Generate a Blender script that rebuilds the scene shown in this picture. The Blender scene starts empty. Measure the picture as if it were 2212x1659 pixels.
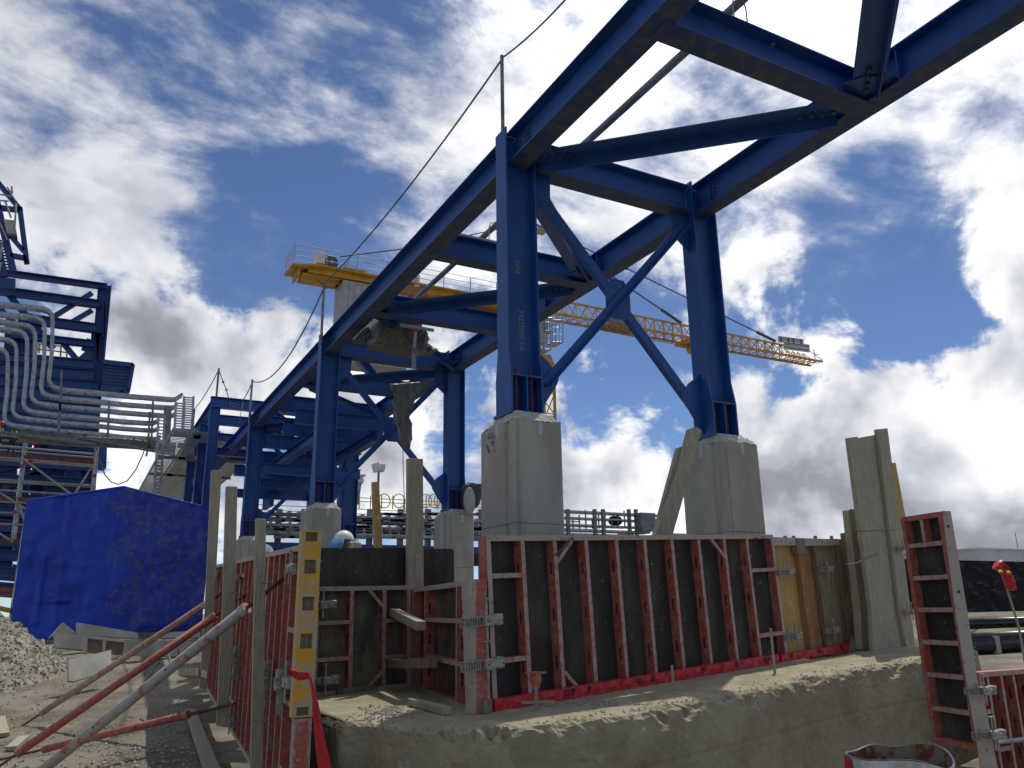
import bpy, math, random
from mathutils import Vector, Matrix, noise
random.seed(7)
V=Vector
SC=bpy.context.scene
COL=SC.collection
R=math.radians
# ------------------------------------------------------------------ camera, sky, sun
CX,CY,FL=1106.0,829.5,1725.803
AX=V((0.883,-0.115,-0.456)); AY=V((-0.470,-0.246,-0.848)); AZ=V((-0.014,0.962,-0.271))
AX.normalize(); AY=(AY-AX*AY.dot(AX)).normalized(); AZ=AX.cross(AY)
EYE=V((0,0,1.6))
RW=Matrix((AX,AY,AZ))                       # camera space -> world
cam=bpy.data.cameras.new('camera'); camo=bpy.data.objects.new('camera',cam); COL.objects.link(camo)
cam.sensor_width=36; cam.lens=36*FL/2212; cam.clip_start=0.05; cam.clip_end=5000
camo.matrix_world=Matrix.Translation(EYE)@RW.to_4x4()
SC.camera=camo
def ray(u,v): return RW@V((u-CX,-(v-CY),-FL))/FL
def onz(u,v,z): d=ray(u,v); return EYE+d*((z-EYE.z)/d.z)
def ony(u,v,y): d=ray(u,v); return EYE+d*(y/d.y)
def onx(u,v,x): d=ray(u,v); return EYE+d*(x/d.x)
def onp(u,v,p0,n): d=ray(u,v); return EYE+d*((V(p0)-EYE).dot(n)/d.dot(n))
def at(u,v,t): return EYE+ray(u,v)*t

SUN_EL,SUN_AZ=R(63),R(50)                   # azimuth measured from +Y towards +X
sd=V((math.sin(SUN_AZ)*math.cos(SUN_EL),math.cos(SUN_AZ)*math.cos(SUN_EL),math.sin(SUN_EL)))
sun=bpy.data.lights.new('sun','SUN'); sun.energy=2.1; sun.angle=R(0.5); sun.color=(1,0.95,0.87)
suno=bpy.data.objects.new('sun',sun); COL.objects.link(suno)
suno.rotation_euler=(-sd).to_track_quat('-Z','Y').to_euler(); suno.location=(0,0,40)

SC.view_settings.view_transform='Standard'; SC.view_settings.look='None'
SC.view_settings.exposure=0.45; SC.view_settings.gamma=1
SC.view_settings.use_curve_mapping=False

wd=bpy.data.worlds.new('World'); SC.world=wd; wd.use_nodes=True
nt=wd.node_tree; nt.nodes.clear()
class NB:
    def __init__(s,nt): s.nt=nt
    def n(s,t,**k):
        o=s.nt.nodes.new(t)
        for a,b in k.items():
            if a=='inp':
                for i,x in b.items():
                    if isinstance(x,bpy.types.NodeSocket): s.nt.links.new(x,o.inputs[i])
                    else: o.inputs[i].default_value=x
            else: setattr(o,a,b)
        return o
    def m(s,op,a,b=0.0,c=0.0,clamp=False):
        o=s.n('ShaderNodeMath',operation=op,use_clamp=clamp,inp={0:a,1:b,2:c}); return o.outputs[0]
    def vm(s,op,a,b=(0,0,0)):
        o=s.n('ShaderNodeVectorMath',operation=op,inp={0:a,1:b}); return o.outputs[1] if op in('DOT_PRODUCT','LENGTH') else o.outputs[0]
    def ramp(s,f,stops,interp='LINEAR'):
        o=s.n('ShaderNodeValToRGB'); o.color_ramp.interpolation=interp
        e=o.color_ramp.elements
        while len(e)<len(stops): e.new(0.5)
        for x,(p,c) in zip(e,stops): x.position=p; x.color=(c,c,c,1) if isinstance(c,(int,float)) else (*c,1)
        s.nt.links.new(f,o.inputs[0]); return o.outputs[0]
    def sm(s,x,a,b):
        o=s.n('ShaderNodeMapRange',interpolation_type='SMOOTHSTEP',inp={0:x,1:a,2:b,3:0.0,4:1.0}); return o.outputs[0]
    def mix(s,f,a,b,bt='MIX'):
        o=s.n('ShaderNodeMix',data_type='RGBA',blend_type=bt,inp={0:f})
        for i,x in((6,a),(7,b)):
            if isinstance(x,bpy.types.NodeSocket): s.nt.links.new(x,o.inputs[i])
            else: o.inputs[i].default_value=(*x,1)
        return o.outputs[2]
    def noise(s,vec,scale,detail=6,rough=0.55,dist=0.0,lac=2.0):
        o=s.n('ShaderNodeTexNoise',inp={'Vector':vec,'Scale':scale,'Detail':detail,'Roughness':rough,'Distortion':dist,'Lacunarity':lac}); return o
b=NB(nt)
tc=b.n('ShaderNodeTexCoord').outputs['Generated']
dirn=b.vm('NORMALIZE',tc)
sky=b.n('ShaderNodeTexSky',sky_type='NISHITA',sun_disc=False,sun_elevation=SUN_EL,sun_rotation=SUN_AZ,altitude=3500,air_density=1.0,dust_density=0.6,ozone_density=2.2)
sep=b.n('ShaderNodeSeparateXYZ',inp={0:dirn})
den=b.m('ADD',b.m('MAXIMUM',sep.outputs[2],0.0),0.16)
px=b.m('DIVIDE',sep.outputs[0],den); py=b.m('DIVIDE',sep.outputs[1],den)
pv=b.n('ShaderNodeCombineXYZ',inp={0:px,1:py,2:0.0}).outputs[0]
# cloud banks of the day: (photo direction, radius, weight)
BL=[((60,330),0.17,.50),((150,110),0.10,.10),((230,400),0.10,.25),((900,110),0.24,.42),((620,60),0.10,.30),((150,40),0.10,.35),((1180,200),0.12,.4),((1230,80),0.09,.25),((560,760),0.22,.50),((330,720),0.15,.35),((120,650),0.15,.3),((700,900),0.14,.25),
    ((1700,200),0.27,.42),((2150,120),0.2,.25),((2150,430),0.16,.6),((2010,620),0.05,.1),((1350,1010),0.16,.65),((1600,920),0.10,.35),((1500,1120),0.3,.25),((1680,560),0.17,.15),
    ((2100,900),0.22,.75),((1850,1030),0.18,.55),((2200,1100),0.3,.35),((1350,560),0.15,.22),((850,1050),0.2,.4),((1000,720),0.12,.2),
    ((600,380),0.20,-.50),((760,480),0.16,-.4),((420,590),0.07,-.3),((330,90),0.12,-.28),((60,60),0.1,-.1),((640,80),0.12,-.18),((120,520),0.06,-.3),((1850,430),0.10,-.8),((1960,560),0.12,-.75),((1780,740),0.12,-.55),((1650,640),0.08,-.35),((2050,650),0.08,-.4),
    ((1900,700),0.1,-.5),((1290,830),0.13,-.75),((1480,800),0.12,-.35),((1130,830),0.05,-.2),((2080,700),0.05,-.3),((640,540),0.12,-.3),((540,1010),0.06,-.45),((2150,320),0.05,-.5)]
acc=None
wn=b.noise(dirn,2.6,4,.6); wv=b.vm('SUBTRACT',wn.outputs['Color'],(.5,.5,.5)); wsc=b.n('ShaderNodeVectorMath',operation='SCALE',inp={0:wv,3:0.22}).outputs[0]
dw=b.vm('ADD',dirn,wsc)
for (uv,r,w) in BL:
    d=ray(*uv).normalized()
    ds=b.vm('LENGTH',b.vm('SUBTRACT',dw,tuple(d)))
    g=b.m('MULTIPLY',b.m('SUBTRACT',1.0,b.sm(ds,r*0.25,r*1.35)),w)
    acc=g if acc is None else b.m('ADD',acc,g)
n1=b.noise(pv,2.3,8,.62,.12).outputs[0]
mp=b.n('ShaderNodeMapping',inp={0:pv}); mp.inputs['Rotation'].default_value=(0,0,R(-20)); mp.inputs['Scale'].default_value=(1,1.3,1)
n2=b.noise(mp.outputs[0],3.6,8,.62,.25).outputs[0]
n3=b.noise(dirn,9.0,6,.6,.3).outputs[0]
# clouds low over the horizon are lumpy cumulus, those overhead thin and wispy
low=b.m('SUBTRACT',1.0,b.sm(sep.outputs[2],0.30,0.52))
wisp=b.m('ADD',b.m('MULTIPLY',n1,.45),b.m('MULTIPLY',n2,.55))
lump=b.m('ADD',b.m('MULTIPLY',n1,.35),b.m('MULTIPLY',n3,.65))
base=b.n('ShaderNodeMix',data_type='FLOAT',inp={0:low,2:wisp,3:lump}).outputs[0]
dens=b.m('ADD',b.m('MULTIPLY',b.m('SUBTRACT',base,.5),4.3),b.m('ADD',b.m('MULTIPLY',acc,.54),0.0))
cov_w=b.sm(dens,-0.30,0.70); cov_l=b.sm(dens,-0.06,0.34)
cov=b.n('ShaderNodeMix',data_type='FLOAT',inp={0:low,2:cov_w,3:cov_l}).outputs[0]
# self shade of thick cloud: the same noise looked at from a little higher up
off=b.vm('ADD',dirn,(0.02,0.015,0.065)); na=b.noise(dirn,6.5,4,.5,.25).outputs[0]; nb_=b.noise(off,6.5,4,.5,.25).outputs[0]
nc=b.noise(dirn,3.0,6,.55,.3).outputs[0]
lit=b.m('ADD',b.m('MULTIPLY',b.m('SUBTRACT',na,nb_),1.9),b.m('MULTIPLY',b.m('SUBTRACT',.52,nc),1.3))
shade=b.m('SUBTRACT',0.63,b.m('MULTIPLY',b.sm(dens,.30,.95),.10))
bright=b.m('ADD',shade,b.m('MULTIPLY',lit,b.m('ADD',b.m('MULTIPLY',low,.55),.35)))
toSun=b.vm('DOT_PRODUCT',dirn,tuple(sd)); glow=b.m('ADD',b.m('MULTIPLY',b.sm(toSun,0.55,0.9),0.35),b.m('ADD',b.m('MULTIPLY',b.sm(toSun,.86,1.0),3.0),b.m('MULTIPLY',b.sm(b.m('MULTIPLY',toSun,-1.0),-.35,.5),.30)))
bright=b.m('ADD',bright,glow)
bright=b.m('MINIMUM',b.m('ADD',b.m('MULTIPLY',b.m('MAXIMUM',b.m('SUBTRACT',bright,.36),0.0),1.0),b.m('ADD',.17,b.m('MULTIPLY',b.m('MINIMUM',b.m('MAXIMUM',bright,-.2),.36),.30))),4.0)
ccol=b.mix(b.sm(bright,.35,.85),(0.92,0.95,1.06),(1.0,0.995,0.98))
cl=b.n('ShaderNodeVectorMath',operation='SCALE',inp={0:ccol,3:bright}).outputs[0]
SKYS=0.095
cl=b.n('ShaderNodeVectorMath',operation='SCALE',inp={0:cl,3:1/SKYS}).outputs[0]
skc=b.mix(1.0,sky.outputs[0],(0.64,0.70,0.785),'MULTIPLY')
fin=b.mix(b.m('MULTIPLY',cov,0.97),skc,cl)
bg=b.n('ShaderNodeBackground',inp={0:fin,1:SKYS}); wo=b.n('ShaderNodeOutputWorld',inp={0:bg.outputs[0]})

# ------------------------------------------------------------------ materials
MT={}
def mat(name,c1,c2=None,scale=4,rough=.7,metal=0.0,bump=.0,bscale=30,thr=(.42,.62),c3=None,s3=25,t3=(.60,.68),stretch=(1,1,1),spec=.5,emit=None):
    m=bpy.data.materials.new(name); m.use_nodes=True; t=m.node_tree; t.nodes.clear(); q=NB(t)
    co=q.n('ShaderNodeNewGeometry').outputs['Position']
    if stretch!=(1,1,1):
        mpp=q.n('ShaderNodeMapping',inp={0:co}); mpp.inputs['Scale'].default_value=stretch; cs=mpp.outputs[0]
    else: cs=co
    p=q.n('ShaderNodeBsdfPrincipled'); p.inputs['Roughness'].default_value=rough; p.inputs['Metallic'].default_value=metal; p.inputs['Specular IOR Level'].default_value=spec
    if c2:
        f=q.sm(q.noise(cs,scale,9,.65).outputs[0],thr[0],thr[1]); c=q.mix(f,c1,c2)
        if c3: c=q.mix(q.sm(q.noise(co,s3,6,.7).outputs[0],t3[0],t3[1]),c,c3)
        t.links.new(c,p.inputs['Base Color'])
        rr=q.m('ADD',q.m('MULTIPLY',f,.15),rough-.05); t.links.new(rr,p.inputs['Roughness'])
    else: p.inputs['Base Color'].default_value=(*c1,1)
    if bump:
        bn=q.n('ShaderNodeBump',inp={'Strength':bump,'Distance':.02,'Height':q.noise(cs,bscale,6,.65).outputs[0]}); t.links.new(bn.outputs[0],p.inputs['Normal'])
    o=q.n('ShaderNodeOutputMaterial',inp={0:p.outputs[0]})
    MT[name]=m; return m
mat('steel_blue',(.009,.066,.255),(.015,.088,.32),2.5,.45,0,.05,8,(.35,.7),(.07,.08,.11),4,(.56,.78))
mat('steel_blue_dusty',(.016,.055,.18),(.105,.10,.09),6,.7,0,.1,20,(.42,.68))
mat('steel_far',(.010,.05,.19),(.016,.065,.24),.8,.5)
mat('concrete',(.47,.45,.385),(.34,.325,.275),1.8,.92,0,.5,45,(.35,.65),(.24,.23,.20),34,(.70,.74),stretch=(1,1,.35))
mat('concrete_chip',(.58,.56,.50),(.40,.385,.33),18,.95,0,1.0,60)
mat('footing',(.37,.325,.215),(.27,.235,.15),2.4,.93,0,.6,28,(.35,.65),(.44,.41,.32),9,(.58,.72))
mat('footing_dark',(.20,.175,.12),(.14,.12,.08),5,.95,0,.8,40)
mat('ground_soil',(.22,.195,.14),(.125,.11,.078),.9,.97,0,.9,22,(.38,.62),(.30,.275,.21),9,(.58,.70))
mat('gravel',(.36,.335,.26),(.23,.205,.15),7,.95,0,.6,70)
mat('stone_light',(.40,.375,.31),(.25,.23,.18),30,.9,0,.3,90)
mat('paint_red',(.44,.085,.055),(.34,.21,.17),13,.65,0,.25,60,(.44,.66),(.42,.38,.33),30,(.57,.68))
mat('paint_red_worn',(.46,.15,.10),(.42,.36,.31),16,.75,0,.35,70,(.36,.60),(.48,.44,.38),50,(.56,.66))
mat('prop_grey',(.38,.37,.35),(.42,.13,.09),7,.65,0,.2,60,(.52,.62))
mat('frame_worn',(.43,.385,.33),(.44,.17,.12),14,.8,0,.35,70,(.54,.68))
mat('paint_yellow',(.60,.32,.02),(.42,.36,.23),9,.7,0,.2,60,(.42,.56))
mat('ply_black',(.020,.020,.017),(.085,.078,.058),2.0,.7,0,.3,30,(.42,.70),(.26,.245,.20),13,(.61,.72),stretch=(1,1,.4))
mat('ply_dusty',(.19,.165,.115),(.08,.073,.055),3.0,.8,0,.3,30,(.38,.62),(.28,.26,.2),18,(.60,.72),stretch=(1,1,.5))
mat('wood_grey',(.44,.40,.29),(.32,.285,.205),9,.9,0,.35,30,(.35,.65),(.50,.46,.36),14,(.58,.70),stretch=(6,6,.5))
mat('wood_form',(.27,.225,.15),(.18,.145,.095),6,.88,0,.4,30,(.35,.65),(.34,.30,.22),18,(.60,.70),stretch=(5,5,.4))
mat('wood_yellow',(.56,.36,.13),(.42,.25,.08),8,.75,0,.2,30,(.4,.62),(.50,.45,.33),4,(.56,.7),stretch=(8,8,.4))
mat('wood_orange',(.38,.20,.085),(.28,.14,.055),8,.75,0,.2,30,(.4,.62),(.36,.30,.2),5,(.56,.7),stretch=(8,8,.4))
mat('ply_tan',(.36,.285,.18),(.26,.20,.125),5,.8,0,.2,30,(.4,.62),(.42,.37,.27),8,(.57,.7),stretch=(4,4,.4))
mat('clamp_steel',(.40,.38,.33),(.28,.26,.22),20,.6,.2,.3,80,(.4,.6))
mat('galv',(.40,.42,.43),(.30,.31,.32),5,.45,.55,0)
mat('galv_dull',(.22,.23,.24),(.15,.155,.16),3,.55,.3)
mat('rust',(.16,.065,.035),(.09,.045,.03),25,.85,0,.4,80)
mat('tarp_blue',(.004,.036,.42),(.007,.055,.52),1.2,.4,0,.25,4,(.4,.6),(.16,.15,.2),17,(.72,.80))
mat('tarp_mud',(.005,.038,.38),(.12,.12,.16),5,.5,0,.25,6,(.44,.74),(.30,.27,.20),30,(.60,.70))
mat('tarp_grey',(.125,.125,.122),(.095,.095,.094),2,.5,0,.5,5,(.35,.65))
mat('tape_red',(.62,.020,.035),(.42,.012,.022),9,.28,0,.4,14)
mat('ink_black',(.02,.015,.015),rough=.6)
mat('chalk',(.26,.29,.36),(.10,.13,.22),60,.9,thr=(.4,.6))
mat('red_mark',(.30,.05,.05),(.24,.16,.15),30,.8)
mat('blue_mark',(.14,.15,.22),(.22,.22,.22),30,.8)
mat('tape_white',(.52,.53,.56),(.44,.45,.47),20,.5)
mat('crane_yellow',(.60,.33,.03),(.48,.24,.02),1.5,.5)
mat('crane_grey',(.42,.42,.40),(.34,.34,.32),2,.6)
mat('white_panel',(.72,.72,.70),(.62,.62,.60),2,.6)
mat('rail_yellow',(.70,.48,.03),(.60,.40,.03),3,.5)
mat('black_liner',(.010,.010,.011),(.016,.016,.017),2,.85,0,.2,3,spec=.15)
mat('pipe_black',(.014,.014,.016),(.06,.058,.055),4,.3,0,.05,10,(.5,.75))
mat('cable_steel',(.10,.10,.11),rough=.5,metal=.5)
mat('rope',(.12,.12,.12),(.18,.18,.17),40,.9)
mat('plank_brown',(.20,.065,.035),(.14,.05,.03),4,.8)
mat('drum_in',(.24,.20,.14),(.16,.055,.02),11,.85,0,.3,50,(.45,.58))
mat('drum_out',(.60,.60,.58),(.42,.40,.36),9,.6,0,.2,40)
mat('skin_tone',(.30,.16,.10),rough=.6)
mat('cloth_dark',(.03,.035,.05),(.05,.055,.075),8,.9)
mat('cloth_blue',(.08,.25,.50),rough=.8)
mat('hivis',(.65,.75,.05),rough=.6)
mat('helmet_white',(.80,.80,.78),rough=.25)
mat('helmet_red',(.75,.07,.03),rough=.3)
mat('helmet_blue',(.04,.14,.55),rough=.3)
mat('cone_orange',(.85,.14,.03),rough=.5)
mat('glass_lamp',(.35,.38,.40),rough=.15,metal=.3)
mat('wall_white',(.62,.61,.57),(.52,.51,.48),.3,.8)
mat('bulb_green',(.65,.75,.05),rough=.5)

# ------------------------------------------------------------------ mesh builder
class MB:
    def __init__(s): s.v=[];s.f=[];s.mi=[]
    def add(s,vs,fs,mi=0):
        o=len(s.v); s.v+= [V(x) for x in vs]; s.f+=[tuple(i+o for i in f) for f in fs]
        s.mi+= (mi if isinstance(mi,list) else [mi]*len(fs)); return s
    def hexa(s,p,mi=0):   # 8 corners: bottom 4 ccw, top 4
        return s.add(p,[(3,2,1,0),(4,5,6,7),(0,1,5,4),(1,2,6,5),(2,3,7,6),(3,0,4,7)],mi)
    def box(s,c,e1,e2,e3,a,b2,c3,mi=0):  # centre, unit axes, full sizes
        c=V(c);x=V(e1)*a/2;y=V(e2)*b2/2;z=V(e3)*c3/2
        return s.hexa([c-x-y-z,c+x-y-z,c+x+y-z,c-x+y-z,c-x-y+z,c+x-y+z,c+x+y+z,c-x+y+z],mi)
    def abox(s,lo,hi,mi=0):
        x0,y0,z0=lo;x1,y1,z1=hi
        return s.hexa([(x0,y0,z0),(x1,y0,z0),(x1,y1,z0),(x0,y1,z0),(x0,y0,z1),(x1,y0,z1),(x1,y1,z1),(x0,y1,z1)],mi)
    def bar(s,p,q,w,h,up=(0,0,1),mi=0):
        p=V(p);q=V(q);d=(q-p);L=d.length;d=d/L;u=V(up);u=(u-d*u.dot(d))
        if u.length<1e-4: u=V((1,0,0))-d*d.x
        u.normalize();r=d.cross(u)
        return s.box((p+q)/2,d,r,u,L,w,h,mi)
    def tube(s,p,q,r,n=10,r2=None,cap=True,mi=0):
        p=V(p);q=V(q);r2=r if r2 is None else r2;d=(q-p).normalized();u=V((0,0,1)) if abs(d.z)<.9 else V((1,0,0))
        u=(u-d*u.dot(d)).normalized();w=d.cross(u);vs=[]
        for c,rr in((p,r),(q,r2)):
            for i in range(n): a=2*math.pi*i/n; vs.append(c+u*math.cos(a)*rr+w*math.sin(a)*rr)
        fs=[(i,(i+1)%n,n+(i+1)%n,n+i) for i in range(n)]
        if cap: fs+=[tuple(range(n))[::-1],tuple(range(n,2*n))]
        return s.add(vs,fs,mi)
    def path(s,pts,r,n=6,mi=0):
        pts=[V(p) for p in pts];vs=[];fs=[];u=None
        for i,p in enumerate(pts):
            d=(pts[min(i+1,len(pts)-1)]-pts[max(i-1,0)]).normalized()
            if u is None: u=V((0,0,1)) if abs(d.z)<.9 else V((1,0,0))
            u=(u-d*u.dot(d)).normalized();w=d.cross(u)
            for k in range(n): a=2*math.pi*k/n; vs.append(p+u*math.cos(a)*r+w*math.sin(a)*r)
        for i in range(len(pts)-1):
            for k in range(n): fs.append((i*n+k,i*n+(k+1)%n,(i+1)*n+(k+1)%n,(i+1)*n+k))
        fs+=[tuple(range(n))[::-1],tuple(range((len(pts)-1)*n,len(pts)*n))]
        return s.add(vs,fs,mi)
    def strip(s,pts,up,w,h,mi=0):   # rectangular section swept along a path; w across, h along up
        pts=[V(p) for p in pts];vs=[];fs=[];up=V(up)
        for i,p in enumerate(pts):
            d=(pts[min(i+1,len(pts)-1)]-pts[max(i-1,0)]).normalized(); r=d.cross(up).normalized()*w/2;u=up.normalized()*h/2
            vs+=[p-r-u,p+r-u,p+r+u,p-r+u]
        for i in range(len(pts)-1):
            for k in range(4): fs.append((i*4+k,i*4+(k+1)%4,(i+1)*4+(k+1)%4,(i+1)*4+k))
        m=(len(pts)-1)*4; fs+=[(3,2,1,0),(m,m+1,m+2,m+3)]
        return s.add(vs,fs,mi)
    def hbeam(s,p,q,up,D,B,tw=.014,tf=.022,mi=0):  # I section: D along up, flange width B
        p=V(p);q=V(q);d=(q-p).normalized();u=V(up);u=(u-d*u.dot(d)).normalized();r=d.cross(u)
        y=[(-B/2,-D/2),(B/2,-D/2),(B/2,-D/2+tf),(tw/2,-D/2+tf),(tw/2,D/2-tf),(B/2,D/2-tf),(B/2,D/2),(-B/2,D/2),(-B/2,D/2-tf),(-tw/2,D/2-tf),(-tw/2,-D/2+tf),(-B/2,-D/2+tf)]
        vs=[c+r*a+u*b_ for c in(p,q) for a,b_ in y]; n=12
        fs=[(i,(i+1)%n,n+(i+1)%n,n+i) for i in range(n)]
        for o in(0,n):
            for g in((0,1,2,3,10,11),(3,4,9,10),(4,5,6,7,8,9)): fs.append(tuple(x+o for x in(g if o else g[::-1])))
        return s.add(vs,fs,mi)
    def prism(s,poly,ext,mi=0):
        n=len(poly);poly=[V(p) for p in poly];e=V(ext);vs=poly+[p+e for p in poly]
        return s.add(vs,[tuple(range(n))[::-1],tuple(range(n,2*n))]+[(i,(i+1)%n,n+(i+1)%n,n+i) for i in range(n)],mi)
    def sphere(s,c,rx,ry,rz,n=12,m=8,mi=0):
        c=V(c);vs=[c+V((0,0,-rz))]
        for j in range(1,m):
            t=-math.pi/2+math.pi*j/m
            for i in range(n): a=2*math.pi*i/n; vs.append(c+V((rx*math.cos(t)*math.cos(a),ry*math.cos(t)*math.sin(a),rz*math.sin(t))))
        vs.append(c+V((0,0,rz)));fs=[]
        for i in range(n): fs.append((0,1+(i+1)%n,1+i)); fs.append((len(vs)-1,1+(m-2)*n+i,1+(m-2)*n+(i+1)%n))
        for j in range(m-2):
            for i in range(n): fs.append((1+j*n+i,1+j*n+(i+1)%n,1+(j+1)*n+(i+1)%n,1+(j+1)*n+i))
        return s.add(vs,fs,mi)
    def build(s,name,mats,parent=None,label=None,cat=None,group=None,kind=None,smooth=False,bevel=0,local=False):
        me=bpy.data.meshes.new(name)
        if local: org=V((0,0,0))
        elif parent is None:
            xs=[v.x for v in s.v];ys=[v.y for v in s.v]; org=V(((min(xs)+max(xs))/2,(min(ys)+max(ys))/2,min(v.z for v in s.v)))
        else: org=V(parent['org'])
        me.from_pydata([tuple(v-org) for v in s.v],[],s.f); 
        for k in(mats if isinstance(mats,(list,tuple)) else [mats]): me.materials.append(MT[k] if isinstance(k,str) else k)
        for p,i in zip(me.polygons,s.mi): p.material_index=i; p.use_smooth=smooth
        import bmesh
        bm=bmesh.new(); bm.from_mesh(me); bmesh.ops.recalc_face_normals(bm,faces=bm.faces); bm.to_mesh(me); bm.free(); me.update()
        o=bpy.data.objects.new(name,me); COL.objects.link(o); o['org']=tuple(org)
        if parent is None: 
            if not local: o.location=org
        else: o.parent=parent
        if label:o['label']=label
        if cat:o['category']=cat
        if group:o['group']=group
        if kind:o['kind']=kind
        if bevel:
            mo=o.modifiers.new('b','BEVEL'); mo.width=bevel; mo.segments=1; mo.limit_method='ANGLE'
        return o
def thing(name,loc,label,cat,group=None):
    o=bpy.data.objects.new(name,None); COL.objects.link(o); o.location=V(loc); o['org']=tuple(V(loc)); o['label']=label;o['category']=cat; o.empty_display_size=.2
    if group:o['group']=group
    return o
def dup(root,M,label,group=None):
    def cp(o,par):
        c=o.copy(); COL.objects.link(c); c.parent=par
        for ch in kids[o.name]: cp(ch,c)
        return c
    kids={}
    def walk(o):
        kids[o.name]=[x for x in bpy.data.objects if x.parent==o]
        for x in kids[o.name]: walk(x)
    walk(root); c=cp(root,None); c.matrix_world=M; c['label']=label
    if group:c['group']=group
    return c
def textmesh(txt,size,M,matn,name,parent,kind=None):
    cu=bpy.data.curves.new('t','FONT'); cu.body=txt; cu.size=size; cu.extrude=.0008; cu.resolution_u=2; cu.offset=.002
    o=bpy.data.objects.new('t',cu); COL.objects.link(o); dg=bpy.context.evaluated_depsgraph_get()
    me=bpy.data.meshes.new_from_object(o.evaluated_get(dg)); bpy.data.objects.remove(o); me.transform(M)
    org=V(parent['org']); me.transform(Matrix.Translation(-org)); me.materials.clear(); me.materials.append(MT[matn]); me.name=name
    k=bpy.data.objects.new(name,me); COL.objects.link(k); k.parent=parent; return k
def basis(o,x,y,z): return Matrix(((x[0],y[0],z[0],o[0]),(x[1],y[1],z[1],o[1]),(x[2],y[2],z[2],o[2]),(0,0,0,1)))
UX,UY,UZ=V((1,0,0)),V((0,1,0)),V((0,0,1))
def fbm(x,y,z=0,o=5): return noise.fractal(V((x,y,z)),1.0,2.0,o)
def sstep(a,b_,x): t=max(0,min(1,(x-a)/(b_-a))); return t*t*(3-2*t)

# ------------------------------------------------------------------ ground
def ylimit(x): return 9.2 if x<2.4 else 8.2
TV=V((0.456,0.848,0)) ; RS=V((0.883,-0.47,0))     # view axis / right axis on the ground
def gz(x,y):
    t=x*TV.x+y*TV.y
    far=sstep(11.5,27,t)*1.35-.25
    # raised ground behind the forms
    yb=7.15+(x-3.3)*.18 if x>4.3 else 10.3
    inside = sstep(0.0,.25, (x-2.40-(y-6)*.075))*sstep(0,.4,y-yb)
    lv=1.0-.75*sstep(9.5,11.5,x)
    return far+(lv-far)*inside if t<27 else far
def ground():
    vs=[];fs=[];n=[];xs=[]
    def axis(fine0,fine1,st,far):
        a=[fine0+i*st for i in range(int((fine1-fine0)/st)+1)]
        k=st;lo=fine0;hi=a[-1];L=[];H=[]
        while lo>-far: k*=1.28; lo-=k; L.append(lo)
        k=st
        while hi<far: k*=1.28; hi+=k; H.append(hi)
        return L[::-1]+a+H
    X=axis(-9,16,.12,1600);Y=axis(-2,24,.12,1600)
    for y in Y:
        for x in X:
            z=gz(x,y); d=math.hypot(x,y)
            if d<45: z+=.05*fbm(x*.7,y*.7)+.018*fbm(x*4,y*4,3)
            vs.append((x,y,z))
    w=len(X)
    for j in range(len(Y)-1):
        for i in range(w-1): fs.append((j*w+i,j*w+i+1,(j+1)*w+i+1,(j+1)*w+i))
    me=bpy.data.meshes.new('ground'); me.from_pydata(vs,[],fs); me.materials.append(MT['ground_soil'])
    for p in me.polygons:p.use_smooth=True
    o=bpy.data.objects.new('ground',me);COL.objects.link(o);o['kind']='structure'
ground()

# ------------------------------------------------------------------ concrete footing
class PL:
    def __init__(s,O,ang,tilt,side=-1):
        a=R(ang);c=math.cos(R(tilt)); s.O=V(O); s.e1=V((math.cos(a)*c,math.sin(a)*c,math.sin(R(tilt))))
        s.n=V((math.sin(a),-math.cos(a),0))*(-side); s.e2=s.n.cross(s.e1) if s.n.cross(s.e1).z>0 else -s.n.cross(s.e1)
    def sh(s,u,v,out=0): p=onp(u,v,s.O+s.n*out,s.n)-s.O; return p.dot(s.e1),p.dot(s.e2)
    def P(s,a,h,out=0): return s.O+s.e1*a+s.e2*h+s.n*out
    def Q(s,u,v,out=0): return onp(u,v,s.O+s.n*out,s.n)
MAIN=PL(at(1050,1535,7),10.2,2.6)
def topz(x,y): return MAIN.O.z+(x-MAIN.O.x)*MAIN.e1.z-.012
def on_top(u,v):
    p=onz(u,v,.75)
    for _ in range(8): p=onz(u,v,topz(p.x,p.y))
    return p
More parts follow.
